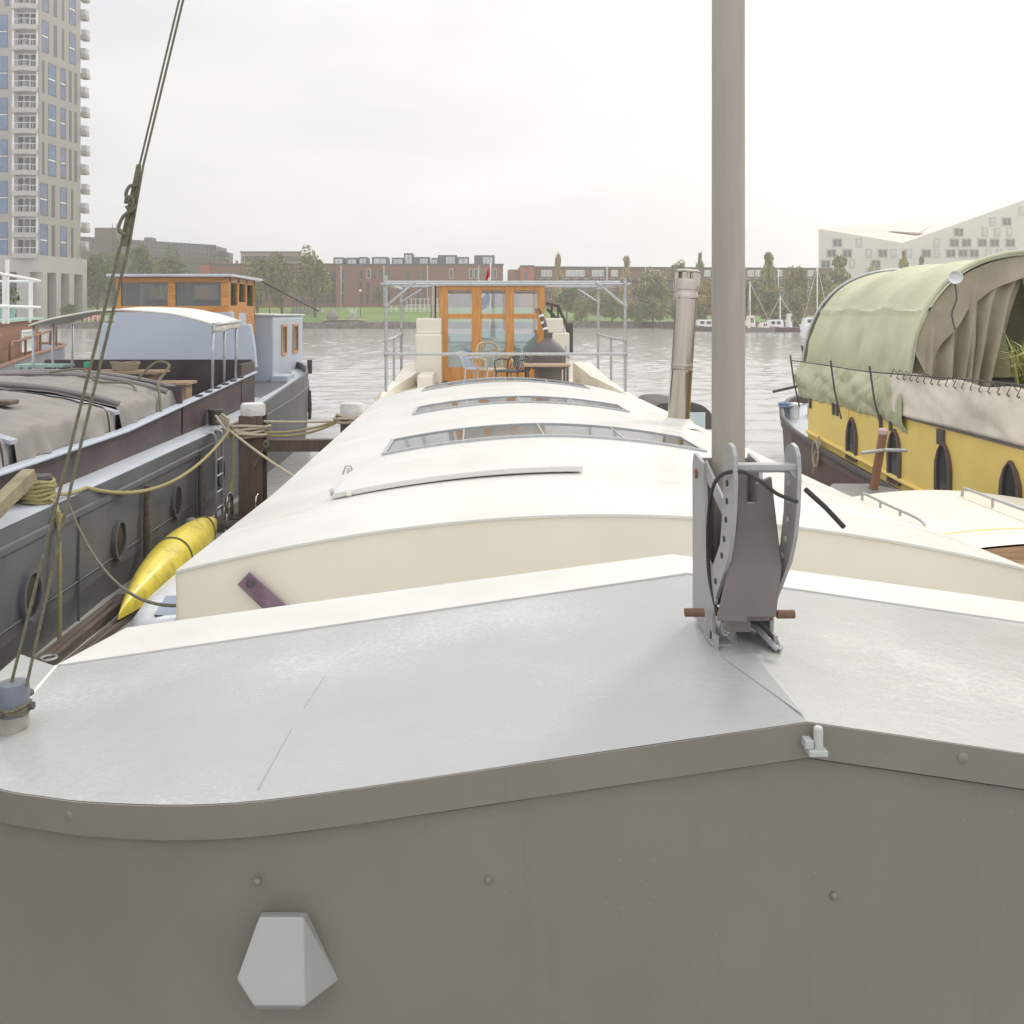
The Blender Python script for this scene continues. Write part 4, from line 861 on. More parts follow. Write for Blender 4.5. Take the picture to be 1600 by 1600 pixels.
m = MB(); m.tube([(x_, 14.6, 1.02), (x_, 14.6, Zp(586, 14.6))], .015, 6); m.build('stem', M['iron'], bu)
# boarding ladder
la = thing('boarding_ladder', 'narrow grey steel ladder hanging on the grey barge side near the mooring pile', 'ladder', (-3.56, 13.5, 0))
for y in (13.33, 13.67):
    m = MB(); m.tube(smooth_path([(-3.80, y, 1.20), (-3.62, y, 1.24), (-3.565, y, 1.17), (-3.56, y, .9), (-3.56, y, .05)], 5), .018, 8); m.build('side_rail', M['galv'], la)
m = MB(); m.tube([(-3.56, 13.33, .18), (-3.56, 13.67, .18)], .014, 8); rg = m.build('rung', M['galv'], la)
for k in range(1, 5): o = rg.copy(); COL.objects.link(o); o.parent = la; o.location.z = k * .225
# ------------------------------------------------------------------ mooring piles, ropes, small craft in the gap
mf = thing('mooring_piles', 'pair of rusty brown steel piles with white caps joined by a crossbeam', 'mooring piles', (-2.3, 13.2, 0))
for x0, x1 in ((Xp(372, 13.1), Xp(409, 13.1)), (Xp(533, 13.2), Xp(566, 13.2))):
    xm = (x0 + x1) / 2
    m = MB(); m.box(x0, x1, 13.12, 13.15, -1, 1.50); m.box(x0, x1, 13.42, 13.45, -1, 1.50); m.box(xm - .015, xm + .015, 13.15, 13.42, -1, 1.5); m.box(x0 + .01, x0 + .03, 13.15, 13.42, -1, 1.5)
    pl = m.build('pile', M['pile'], mf)
    m = MB(); m.lathe([(.16, 1.49), (.17, 1.5), (.17, 1.63), (.155, 1.66), (.02, 1.67)], (xm, 13.28, 0), 24); m.build('pile_cap', M['capwhite'], pl)
m = MB(); xa, xb = Xp(409, 13.2), Xp(533, 13.2); m.box(xa - .01, xb + .02, 13.2, 13.36, 1.14, 1.16); m.box(xa - .01, xb + .02, 13.2, 13.36, 1.0, 1.02); m.box(xa - .01, xb + .02, 13.26, 13.28, 1.02, 1.14); m.box(xa - .008, xb + .02, 13.205, 13.225, 1.02, 1.14); m.build('crossbeam', M['pile'], mf)
pa = Vector((Xp(390, 13.28), 13.28, 1.5)); pb_ = Vector((Xp(549, 13.28), 13.28, 1.5))
def turns(c, r, n, rad, z0, dz, jit=.01):
    m = MB()
    for q in range(n): m.tube([Vector((c.x + (r + jit * math.sin(q * 2.1)) * math.cos(t * math.pi / 12), c.y + (r + jit * math.sin(q * 1.3)) * math.sin(t * math.pi / 12), z0 + dz * q + .012 * math.sin(t * .7 + q * 2))) for t in range(25)], rad, 8, caps=False)
    return m
m = turns(pa, .26, 5, .02, 1.22, .035, .03); m.tube(smooth_path([pa + Vector((-.25, -.2, -.2)), pa + Vector((-.35, -.05, -.15)), Vector((-3.7, 13.9, 1.40)), Vector((-3.85, 14.4, 1.36))], 5), .02, 8)
for k in range(4): m.tube([pa + Vector((-.24, -.2, -.16 + k * .04)), Vector((-3.84 + .04 * k, 14.35 - .03 * k, 1.30 + .035 * k))], .019, 8)
tag(m.build('pile_lashing', M['ropeb']), 'thick beige rope turns lashed round the left mooring pile and the barge deck bollard', 'rope')
tb2 = MB(); tb2.lathe([(.11, 1.2), (.11, 1.42), (.125, 1.43), (.12, 1.46), (.02, 1.465)], (-3.86, 14.45, 0), 18); tb2.build('bollard', M['iron'], lb_)
m = turns(pb_, .215, 3, .022, 1.42, .04, .02); m.tube(sag(pb_ + Vector((.18, .05, .0)), (-1.52, 15.9, 1.58), .02), .02, 8)
m.tube([pb_ + Vector((.02, -.22, -.02)), pb_ + Vector((.05, -.23, -.16)), pb_ + Vector((.02, -.2, -.2))], .02, 8)
tag(m.build('pile_mooring_line', M['ropeb']), 'short rope from the right mooring pile up to the cream houseboat', 'rope')
for k, (za, zb2, sg, mt, lab) in enumerate(((1.42, 1.42, .01, 'ropeb', 'pale taut rope, the topmost line between the two mooring piles'), (1.27, 1.42, .05, 'ropey', 'yellow green slack rope, middle line between the two mooring piles'), (1.24, 1.40, .08, 'ropey', 'yellow green slack rope, lowest line between the two mooring piles'))):
    m = MB(); m.tube(sag(pa + Vector((.22, -.1, za - 1.5)), pb_ + Vector((-.2, -.08, zb2 - 1.5)), sg), .017, 8); tag(m.build('mooring_rope', M[mt]), lab, 'rope', 'ropes between the mooring piles')
m = MB(); m.tube(sag(pa + Vector((-.2, -.24, -.2)), (-1.62, 10.2, 1.0), .03), .016, 8)
tag(m.build('spring_line', M['ropeb']), 'pale rope running down from the left pile to the houseboat edge', 'rope')
m = MB(); m.tube(smooth_path([pa + Vector((-.16, -.27, -.18)), pa + Vector((-.15, -.28, -.5)), pa + Vector((-.16, -.28, -.85))], 6), .016, 8); m.tube([pa + Vector((-.16, -.28, -.85)), pa + Vector((-.19, -.28, -1.0))], [.016, .035], 8)
tag(m.build('rope_tail', M['ropey']), 'frayed rope end hanging down the left mooring pile', 'rope')
m = MB(); m.tube(sag((-2.98, 13.1, .8), (Xp(418, 13.1), 13.1, 1.18), .0), .012, 6); m.tube([Vector((Xp(416 + 4 * math.cos(t), 13.1), 13.08, 1.12 + .04 * math.sin(t))) for t in range(8)], .02, 6)
tag(m.build('beam_tie', M['roped']), 'thin dark tie knotted round the left end of the crossbeam', 'rope')
# rope on the barge bollard and its line to the pile
m = MB(); lbc = Vector((lbx, lby, 0))
for q in range(6): m.tube([Vector((lbx + (.125 + .008 * math.sin(q * 2)) * math.cos(t * math.pi / 12), lby + (.125 + .008 * math.sin(q)) * math.sin(t * math.pi / 12), 1.245 + .034 * q + .008 * math.sin(t * .8 + q))) for t in range(25)], .019, 8, caps=False)
m.tube(sag((lbx + .1, lby - .05, 1.32), (-3.66, 9.1, 1.25), .03, 8) + sag((-3.66, 9.1, 1.25), pa + Vector((-.22, -.2, -.18)), .33, 30)[1:], .019, 8)
tag(m.build('mooring_line', M['ropey']), 'yellowish rope coiled round the near barge bollard and sagging along the hull to the piles', 'rope')
m = MB(); m.tube(sag((-3.62, 8.62, 1.18), (-1.56, 5.1, 1.35), .24), .010, 8)
tag(m.build('bow_line', M['roped']), 'thin dark sagging line from the grey barge across the canoe to the houseboat roof corner', 'rope')
m = MB(); m.tube([(-3.60, 8.35, 1.18), (-3.59, 8.35, .7), (-3.59, 8.35, .05)], [.022, .018, .022], 8); m.tube([(-3.80, 8.5, 1.30), (-3.64, 8.4, 1.24), (-3.60, 8.35, 1.16)], .016, 8)
m.tube([Vector((-3.6 + .03 * math.cos(t), 8.35 + .02, 1.1 + .05 * math.sin(t))) for t in range(7)], .016, 6)
tag(m.build('fender_rope', M['ropey']), 'greenish rope hanging straight down the grey hull left of the canoe', 'rope')
# canoe lying upside down on a float
cn = thing('canoe', 'yellow canoe floating bottom up between the grey barge and the houseboat', 'canoe', (-3.15, 10.6, 0))
A = Vector((-3.24, 8.78, .10)); B = Vector((-3.33, 12.5, .16)); ax = (B - A)
m = MB(); rings = []
for i in range(41):
    t = i / 40; c = A.lerp(B, t); s_ = abs(2 * t - 1); wv = .235 * max(1 - s_ ** (1.9 if t < .5 else 1.9), 0) + .006; hgt = .29 * (max(1 - s_ ** 2.2, 0) ** .85) + .05
    sd_ = Vector((1, .04, -.08)).normalized(); u = Vector((.10, 0, 1)).normalized(); ring = []
    for k in range(17):
        a = math.pi * k / 16; ring.append(c + sd_ * (wv * -math.cos(a)) + u * (hgt * math.sin(a) ** .8 + .22 * abs(2 * t - 1) ** 6 * 0))
    rings.append(ring)
m.loft(rings, True, True, True, 0, True); m.build('shell', M['canoe'], cn)
for t0 in (.44, .80):
    m = MB()
    c = A.lerp(B, t0); s_ = abs(2 * t0 - 1); wv = .235 * (1 - s_ ** 1.9) + .012; hgt = .29 * ((1 - s_ ** 2.2) ** .85) + .058
    m.tube([c + Vector((1, .04, -.08)).normalized() * (wv * -math.cos(math.pi * k / 20)) + Vector((.10, 0, 1)) * (hgt * math.sin(math.pi * k / 20) ** .8) for k in range(21)], .009, 6); m.build('lashing', M['roped'], cn)
m = MB(); m.lathe([(.02, -.10), (.07, -.075), (.10, 0), (.085, .055), (.05, .09), (.01, .10)], (-3.53, 12.05, .24), 16); tag(m.build('round_fender', M['slate']), 'round grey fender beside the far end of the yellow canoe', 'fender')
fl_ = MB(); fl_.box(-3.5, -2.5, 12.75, 14.2, -.1, .12); tag(fl_.build('floating_platform', M['woodold'], bevel=.02), 'low dark floating platform behind the canoe at the foot of the ladder', 'platform')
sl_ = thing('swim_ladder', 'small stainless swim ladder with two hoop handles on the floating platform', 'ladder', (-3.15, 13.1, .12))
for x in (-3.32, -2.93):
    m = MB(); m.tube(smooth_path([(x, 13.25, .12), (x, 13.25, .34), (x, 13.17, .43), (x, 13.05, .43), (x, 12.98, .34), (x, 12.98, .16), (x + (.06 if x < -3.1 else -.06), 12.7, .02)], 6), .022, 10); m.build('handle_hoop', M['inox'], sl_)
m = MB(); m.box(-3.29, -2.96, 12.62, 12.72, .0, .03); m.box(-3.30, -2.95, 12.92, 12.97, .13, .15); m.build('step', M['inox'], sl_)
for k, (a, b_, r_, lab) in enumerate((((-3.52, 7.3, .03), (-3.48, 9.6, .05), .075, 'thick waterlogged timber floating against the grey hull'), ((-3.33, 7.5, .02), (-3.26, 9.3, .04), .045, 'thin pale edged pole floating beside the thick timber'), ((-3.18, 7.6, .0), (-3.02, 8.7, .02), .06, 'short dark plank floating nearest the white dinghy'))):
    m = MB(); m.beam(a, b_, r_ * 2, r_ * 1.4); m.beam(Vector(a) + Vector((.02, .4, r_ * .8)), Vector(b_) + Vector((-.02, -.3, r_ * .8)), r_ * .8, .03); tag(m.build('floating_timber', M['woodold'], bevel=.01), lab, 'timber', 'timbers floating along the grey hull')
m = MB(); m.tube([Vector((-3.42 + .06 * math.cos(k * .5), 7.75 + .06 * math.sin(k * .5), .12)) for k in range(14)], .012, 6); tag(m.build('mooring_ring', M['galv']), 'small metal ring lying on the end of the thick floating timber', 'ring')
# white dinghy beside the houseboat
dg = thing('white_dinghy', 'white dinghy with rounded bow and a small grey windscreen lying against the houseboat', 'dinghy', (-2.2, 8.8, 0))
m = MB(); rings = []
for y, hw, zb in ((7.55, .10, .50), (7.6, .28, .48), (7.75, .46, .46), (8.0, .58, .46), (8.5, .66, .46), (9.5, .68, .46), (10.4, .62, .46), (10.5, .4, .46)):
    c = -2.28 + (y - 7.55) * .02; ring = []
    for k in range(20):
        a = 2 * math.pi * k / 20; ring.append(Vector((c + hw * math.copysign(abs(math.cos(a)) ** .6, math.cos(a)), y, .22 + (zb - .20) * math.copysign(abs(math.sin(a)) ** .6, math.sin(a)))))
    rings.append(ring)
m.loft(rings, True, True, True, 0, True); m.build('hull', M['whitepl'], dg)
m = MB(); m.add([P(242, 962, 7.7), P(260, 932, 7.95), P(300, 932, 7.95), P(300, 966, 7.7)], [(0, 1, 2, 3)]); m.build('windscreen', pmat('smoked_screen', (.30, .34, .42), .15, var=.2), dg, solid=.02)
m = MB(); m.tube([P(242, 962, 7.7), P(260, 932, 7.95), P(300, 932, 7.95)], .008, 6); m.tube([P(242, 962, 7.7), P(300, 968, 7.68)], .008, 6); m.build('screen_frame', M['iron'], dg)

# ------------------------------------------------------------------ brown houseboat behind, far left
bb = thing('brown_houseboat', 'brown wooden houseboat with a bluish hull and white rails behind the grey barge', 'houseboat', (-18, 33, 0))
HP = [(-8.0, 12), (-13.2, 26.5), (-15.0, 33), (-16.0, 37.2), (-16.5, 38.6), (-17.4, 39.5), (-18.6, 39.8)]
HP = [(-11.3, 20), (-13.2, 26.5), (-15.0, 33), (-15.9, 37.2), (-16.3, 38.4), (-17.1, 39.3), (-18.6, 39.8), (-21, 38.5), (-19, 20)]
hz_ = lambda y: 1.36 + max(y - 27, 0) / 12 * .28
m = MB(); m.loft([[Vector((x, y, -.3)) for x, y in HP], [Vector((x, y, hz_(y))) for x, y in HP]], True); m.build('hull', pmat('slate_blue_hull', (.17, .18, .215), .5, var=.15, dirt=(.12, .11, .1), dirt_amt=.5), bb)
m = MB(); m.tube([(x + .02, y, hz_(y) + .03) for x, y in HP[:7]], .06, 8); m.build('rubbing_rail', M['brownwood'], bb)
def hp(t, off=0, z=0):
    a = Vector((-13.2, 26.5, 0)); b_ = Vector((-15.9, 37.2, 0)); d_ = (b_ - a).normalized(); n_ = Vector((-d_.y, d_.x, 0)); p = a + d_ * t - n_ * 0 + n_ * off; return Vector((p.x, p.y, z))
m = MB(); m.loft([[hp(t, .35, hz_(30)), hp(t, .35, 2.60 + .012 * t), hp(t, 4, 2.60), hp(t, 4, 1.2)] for t in (2.0, 8.3)], True); dk = m.build('deckhouse', M['brownwood'], bb)
m = MB(); m.loft([[hp(t, .2, 2.60 + .012 * t), hp(t, .2, 2.68 + .012 * t), hp(t, 4.2, 2.68), hp(t, 4.2, 2.60)] for t in (1.8, 8.5)], True); m.build('deckhouse_roof', M['mint'], dk)
m = MB(); m.loft([[hp(t, .35, 1.3), hp(t, .35, 2.25), hp(t, 4, 2.25), hp(t, 4, 1.2)] for t in (-4, 1.98)], True); m.build('after_cabin', M['brownwood'], bb)
m = MB(); m.loft([[hp(t, .2, 2.25), hp(t, .2, 2.32), hp(t, 4.2, 2.32), hp(t, 4.2, 2.25)] for t in (-4, 1.95)], True); m.build('after_cabin_roof', pmat('dull_red_roof', (.30, .19, .16), .7), bb)
m = MB()
for t0, t1, z0, z1 in ((5.2, 7.4, 2.28, 2.36), (5.2, 7.4, 1.62, 1.70), (5.2, 5.35, 1.7, 2.28), (7.25, 7.4, 1.7, 2.28)): m.loft([[hp(t, .30, z0), hp(t, .30, z1), hp(t, .37, z1), hp(t, .37, z0)] for t in (t0, t1)], True)
wn_ = m.build('window', M['whiter'], dk); m = MB(); m.add([hp(5.3, .335, 1.7), hp(7.3, .335, 1.7), hp(7.3, .335, 2.28), hp(5.3, .335, 2.28)], [(0, 1, 2, 3)]); m.build('window_glass', M['frost'], wn_)
m = MB(); m.loft([[hp(t, .32, 1.4), hp(t, .32, 2.2), hp(t, .34, 2.2), hp(t, .34, 1.4)] for t in (.2, 1.6)], True); m.build('door', M['windowdark'], bb)
m = MB()
rl_ = [hp(1.0, .1, 0), hp(7.2, .15, 0), hp(8.0, .6, 0), hp(8.2, 1.4, 0), hp(7.6, 2.3, 0), hp(1, 2.6, 0)]
for z in (3.12, 4.05): m.tube([Vector((p.x, p.y, z)) for p in smooth_path(rl_, 6)], .045, 8)
for p in (hp(1.6, .1), hp(5.5, .12), hp(7.9, .5), hp(8.2, 1.4), hp(6.5, 2.4), hp(3, 2.5)): m.tube([Vector((p.x, p.y, 2.6)), Vector((p.x, p.y, 4.05))], .04, 8)
m.tube([Vector((*hp(2.1, .1)[:2], 2.6)), Vector((*hp(2.1, .1)[:2], 4.5))], .06, 8)
m.build('roof_rail', M['whiter'], bb)
m = MB(); m.tube(smooth_path([hp(2.6, .12, 1.4), hp(2.7, .12, 2.0), hp(4, .12, 2.05), hp(9.5, .12, 2.3), hp(10.6, .3, 2.45), hp(10.8, .4, 1.7)], 5), .045, 8)
for t in (5.0, 7.5, 10, 10.7): m.tube([hp(t, .15, 1.5), hp(t, .15, 2.1 + (t - 4) * .045)], .04, 6)
m.build('side_rail', M['brownwood'], bb)
pp = thing('potted_plant', 'green plant in a pale mint pot on the roof of the brown houseboat', 'plant', hp(6.2, 1.0, 2.68))
c = hp(6.2, 1.0, 2.68); m = MB(); m.lathe([(.26, 0), (.34, .5), (.36, .52)], c, 16); m.build('pot', M['mint'], pp)
m = MB(); g = random.Random(3)
for k in range(160):
    a = g.uniform(0, 6.28); r_ = g.uniform(0, .45); p = c + Vector((r_ * math.cos(a), r_ * math.sin(a), .55 + g.uniform(0, .55))); s_ = g.uniform(.05, .11); d_ = Vector((g.gauss(0, 1), g.gauss(0, 1), g.gauss(0, 1))).normalized(); e = d_.cross(Vector((.3, .5, 1))).normalized()
    m.add([p - d_ * s_, p + e * s_ * .5, p + d_ * s_, p - e * s_ * .5], [(0, 1, 2, 3)])
m.build('foliage', M['leaf'], pp)

# ------------------------------------------------------------------ yellow barge on the right
yb = thing('yellow_barge', 'yellow barge with a brown hull and pointed gothic windows under a green tarpaulin tent', 'barge', (7.4, 13, 0))
YX = 5.5
def yz_top(y): return 1.50
rings = []
pts_ = []
for y in (2, 6, 10, 13, 15, 16.5, 17.6, 18.6, 19.4, 20.0, 20.4):
    t = max((y - 14.5) / 5.9, 0); hw = 1.98 * (1 - t ** 2.6) ** .7 if t < 1 else .02; hw = max(hw, .05); pts_.append((y, hw))
def ysheer(y): return .46 + max(y - 8, 0) ** 1.6 * .0135 - (.0)
m = MB()
m.loft([[Vector((7.4 - hw, y, ysheer(y) + .0)), Vector((7.4 - hw - .03, y, ysheer(y) - .12)), Vector((7.4 - hw, y, ysheer(y) - .13)), Vector((7.4 - hw * .97, y, .2)), Vector((7.4 - hw * .9, y - .1, -.4)), Vector((7.4 + hw * .9, y - .1, -.4)), Vector((7.4 + hw, y, ysheer(y)))] for y, hw in pts_], False)
m.loft([[Vector((7.4 - hw * .96, y, ysheer(y) - (.16 if y > 15.6 else .02))), Vector((7.4 + hw * .96, y, ysheer(y) - (.16 if y > 15.6 else .02)))] for y, hw in pts_], False, mat=1)
m.build('hull', [M['hullbrown'], M['deckblue']], yb)
m = MB(); rim = [Vector((7.4 - hw, y, ysheer(y) + .02)) for y, hw in pts_] + [Vector((7.4 + hw, y, ysheer(y) + .02)) for y, hw in pts_[::-1]]
m.tube(rim, .05, 8); m.build('gunwale', M['iron'], yb)
m = MB(); m.loft([[Vector((7.4 + s * 0 - hw, y, ysheer(y) - .15)), Vector((7.4 - hw, y, ysheer(y) + .02))] for y, hw in pts_ if y > 15.5] + [[Vector((7.4 + hw, y, ysheer(y) - .15)), Vector((7.4 + hw, y, ysheer(y) + .02))] for y, hw in pts_[::-1] if y > 15.5], False); m.build('bow_bulwark', M['hullbrown'], yb, solid=.03)
def cabz0(y): return .42 + max(y - 8, 0) * .062
m = MB()
m.loft([[Vector((YX + .0, y, cabz0(y) - .05)), Vector((YX + .02, y, 1.52 + .01 * (y - 8))), Vector((YX + .1, y, 1.58 + .01 * (y - 8))), Vector((9.25, y, 1.58)), Vector((9.28, y, .6))] for y in (4, 8, 12, 15.75)], True)
m.tube([(YX - .01, y, cabz0(y) + .07) for y in (4, 8, 12, 15.75)], .03, 8)
m.beam((YX - .003, 14.05, .9), (YX + .012, 14.05, 1.5), .03, .02, 0, (0, 1, 0))
cab = m.build('cabin', M['yellow'], yb)
m = MB(); m.loft([[Vector((YX + .005, y, 1.52 + .01 * (y - 8))), Vector((YX - .01, y, 1.56 + .01 * (y - 8))), Vector((YX + .1, y, 1.60 + .01 * (y - 8))), Vector((9.3, y, 1.62)), Vector((9.3, y, 1.57))] for y in (3.9, 8, 12, 15.85)], True); m.build('cabin_roof', M['slate'], yb)
for y, in ((13.9,), (12.5,), (11.2,), (9.8,), (8.5,)):
    z0 = cabz0(y) + .005; z1 = 1.39; hw = .165
    def ol(k, x):
        w_ = hw * k; pts = [(y - w_, z0 + (1 - k) * .1), (y - w_, z1 - .32), (y - w_ * .92, z1 - .22), (y - w_ * .6, z1 - .09), (y - w_ * .2, z1 - .025 * (1 + (1 - k) * 2)), (y, z1 - (1 - k) * .1), (y + w_ * .2, z1 - .025 * (1 + (1 - k) * 2)), (y + w_ * .6, z1 - .09), (y + w_ * .92, z1 - .22), (y + w_, z1 - .32), (y + w_, z0 + (1 - k) * .1)]
        return [Vector((x, a, b_)) for a, b_ in pts]
    m = MB(); m.loft([ol(1.12, YX + .01), ol(1.12, YX - .03), ol(.80, YX - .03), ol(.80, YX + .01)], True, False, False); gw = m.build('gothic_window', M['windowdark'], yb)
    m = MB(); m.add(ol(.85, YX - .006), [list(range(11))]); m.build('window_glass', M['panedark'], gw)
for y in (15.6, 14.6, 14.45, 12.9, 12.6, 11.2, 8.9): m = MB(); m.box(YX - .012, YX + .01, y, y + .06 + .1 * (y < 12), 1.36, 1.54); m.build('roof_bracket', M['iron'], yb)
for x, y in ((6.55, 17.8), (6.2, 18.5)): m = MB(); m.lathe([(.10, .7), (.10, 1.12), (.16, 1.13), (.16, 1.17), (.02, 1.19)], (x, y, 0), 16); m.build('bow_bollard', M['whitepl'], yb)
m = MB(); m.tube([Vector((6.9 + .22 * math.cos(k * .4), 17.6, 1.0 + .22 * math.sin(k * .4))) for k in range(15)], .05, 8); m.box(6.6, 7.6, 18.2, 18.9, .7, 1.1); m.build('anchor_winch', M['hullbrown'], yb)
# fender wire stanchions
m = MB(); sp = [(YX - .06, 15.9), (YX - .06, 14.1), (YX - .06, 12.7)]
for k, (x, y) in enumerate(sp): m.tube([(x - .02, y, 1.35), (x - .08, y + .1, 1.75), (x - .12, y + .16, 2.2)], .014, 8)
m.tube(smooth_path([(x - .11, y + .14, 2.12) for x, y in sp] + [(YX, 10.5, 2.17), (YX - .02, 8, 2.20), (YX, 5, 2.2)], 5), .009, 8); m.build('side_rail', M['iron'], yb)
m = MB(); m.tube([P(1208, 612, 19), P(1262, 600, 18.5)], .03, 6); m.tube([P(1253, 540, 17.2), P(1262, 590, 17.2), P(1268, 610, 17.2)], .02, 6); m.build('bow_pole', M['iron'], yb)
# hoop tent
TY0, TY1 = 12.15, 16.2
def hoop(a):
    c, s = math.cos(a), math.sin(a); return (7.4 - 1.86 * math.copysign(abs(c) ** .74, c), 1.62 + 2.02 * max(s, 0) ** .80)
def tent(u, v):
    y = TY0 + (TY1 - TY0) * v; a = math.pi * u; x, z = hoop(a)
    low = max(0, 1 - (z - 1.62) / 1.05); lowl = low if u < .5 else low * .4
    sagv = -.085 * math.sin(math.pi * ((v * 3) % 1)) ** .8 * (1 - .4 * low) + .03 * (1 - abs(2 * u - 1)) * nse(y * 1.2, u * 5, 8)
    r_ = Vector((x - 7.4, 0, z - 1.9)).normalized()
    w_ = .02 * nse(x * 1.5, y * 2, z * 1.5) + lowl * (.13 * nse(y * 2.1, z * 1.2, 4) + .14 * (.2 - abs(nse(y * 3 + z * 1.0, z * 1.5, 9)))) + .012 * nse(y * 9, z * 2) + (.035 * low + .010) * (.25 - abs(nse(y * 3.1, z * .7, 2))) + (.03 if abs(z - 2.95 - .05 * nse(y, 4)) < .03 else 0) * (u < .5)
    p = Vector((x, y, z)) + r_ * (sagv + w_ + .03)
    if v > .93: p.x += (7.4 - p.x) * ((v - .93) / .07) ** 2 * .10; p.z -= ((v - .93) / .07) ** 2 * .06
    return p
tn = thing('tarpaulin_tent', 'faded green tarpaulin tent on hoops standing on the yellow barge', 'tent', (7.4, 14, 1.6))
m = MB(); m.grid(tent, 110, 80)
m.build('tent_cover', M['canvasgreen'], tn, solid=.012)
def skirt(u, v):
    y = TY0 + .02 + (TY1 - TY0 - .1) * u; drop = .60 + .05 * nse(y * 1.7, 5) + .04 * nse(y * 5, 2) + .12 * max(0, 1 - u * 4)
    return (YX + .03 - .12 * math.sin(v * 2.9) + .16 * (.3 - abs(nse(y * 1.7 + v * .8, v * 1.2))) * math.sin(v * 3) + .08 * (.25 - abs(nse(y * 4.5 - v * 2, v * 2, 3))), y, 2.10 - drop * v)
m = MB(); m.grid(skirt, 140, 30); m.build('tent_skirt', M['canvasgreen'], tn, solid=.01)
def endcap(u, v):
    a = math.pi * u; x, z = hoop(a); k = 1 - v; cx, cz_ = 7.4, 1.9
    return (cx + (x - cx) * k, TY1 + .02 + .28 * v ** .5 + .05 * nse(x * 2, z * 2, v), cz_ + (z - cz_) * k)
m = MB(); m.grid(endcap, 40, 10); m.build('tent_end', M['canvasgreen'], tn)
for y in (TY0 + .02, TY0 + 1.35, TY0 + 2.7, TY1 - .05):
    m = MB(); m.tube([Vector((7.4 + (hoop(math.pi * k / 30)[0] - 7.4) * (1.0 if y > TY0 + .1 else 1.03), y, hoop(math.pi * k / 30)[1] * (1.0 if y > TY0 + .1 else 1.018))) for k in range(31)], .03 if y < TY0 + .1 else .024, 8); m.build('hoop', M['canvasgreen'] if y < TY0 + .1 else M['galv'], tn)
# open near end: drawn curtains and a valance
def val(u, v):
    a = math.pi * (.10 + .8 * u); x, z = hoop(a); zz = z - v * (.34 + .10 * math.sin(u * 9) + .06 * nse(u * 12, 1)); return (7.4 + (x - 7.4) * (1 - .10 * v), TY0 + .03 + .05 * math.sin(u * 26) * v, zz)
m = MB(); m.grid(val, 60, 10); m.build('valance', M['canvasolive'], tn)
def curt(x0t, x1t, x0b, x1b, ph):
    def f(u, v):
        xt = x0t + (x1t - x0t) * u; xb_ = x0b + (x1b - x0b) * u; k = v ** .8
        x = xt + (xb_ - xt) * k; a = math.acos(max(min((7.4 - xt) / 1.86, 1), -1)) if True else 0
        ztp = hoop(a)[1] - .06; return (x, TY0 + .10 + .10 * math.sin(u * 19 + ph) * (.4 + v) + .05 * nse(u * 5, v * 3, ph), ztp + (1.60 - ztp) * v)
    return f
for a_, ph in (((5.62, 6.5, 5.6, 6.35), 0), ((6.35, 7.15, 6.1, 6.55), 2), ((6.95, 7.9, 7.3, 8.0), 4), ((7.8, 8.9, 8.0, 9.1), 1)):
    m = MB(); m.grid(curt(*a_, ph), 40, 20); m.build('curtain', M['canvasolive'], tn)
m = MB(); m.box(6.4, 8.6, 12.9, 13.6, 1.62, 2.0); m.build('covered_bench', M['slate'], tn, bevel=.05)
fo_ = thing('floodlight', 'round pale floodlight hung on the front hoop of the green tent', 'lamp', (6.03, 12.0, 3.42))
m = MB(); T_ = Matrix.Rotation(R(105), 3, 'X') @ Matrix.Rotation(R(-25), 3, 'Y'); m.lathe([(.025, -.08), (.045, -.06), (.075, .0), (.085, .04), (.078, .04), (.04, .0)], (6.03, 11.98, 3.36), 20, 0, T_); m.build('reflector', M['whitepl'], fo_)
m = MB(); m.tube([(6.04, 12.05, 3.36), (6.10, 12.16, 3.30)], .018, 8); m.tube(smooth_path([(6.05, 12.06, 3.32), (6.08, 12.05, 3.1), (6.02, 12.05, 2.9), (6.06, 12.05, 2.7)], 5), .010, 6); m.build('bracket', M['iron'], fo_)
# beige side cloth laced to the rail
def cloth(u, v):
    y = 12.45 - 7.2 * u; zt_2 = 2.14 + .02 * math.sin(y * 6); zb2 = 1.60 + .04 * nse(y * 1.5, 3) - .02 * (y < 9) ; k = .012 * math.sin(v * math.pi)
    return (YX - .03 - k - .03 * nse(y * 1.6, v * 1, 7) - .05 * abs(nse(y * 2.2 + v * 1.2, v * 1.2)) - .03 * abs(nse(y * 6 - v * 2, v * 1.5)), y + .08 * v * nse(y, 2), zt_2 + (zb2 - zt_2) * v)
bc = MB(); bc.grid(cloth, 120, 16); bcl = bc.build('beige_side_cloth', M['canvasbeige'], solid=.008); tag(bcl, 'wrinkled beige canvas side cloth laced to the rail of the yellow barge', 'canvas')
ORG[bcl.name] = Vector()
m = MB(); lc_ = []
for k in range(40): y = 12.4 - k * .18; lc_ += [Vector((YX - .10, y, 2.08)), Vector((YX - .08, y - .05, 2.185)), Vector((YX - .02, y - .1, 2.10)), Vector((YX - .06, y - .14, 2.06))]
m.tube(lc_, .007, 5); m.build('lacing', M['roped'], bcl)
yp = thing('reed_plant', 'yellow green reedy plant behind the beige cloth on the yellow barge', 'plant', (6.1, 10.3, 1.62))
m = MB(); m.lathe([(.16, 1.6), (.22, 1.95)], (6.1, 10.3, 0), 14); m.build('pot', M['slate'], yp)
m = MB(); g = random.Random(8)
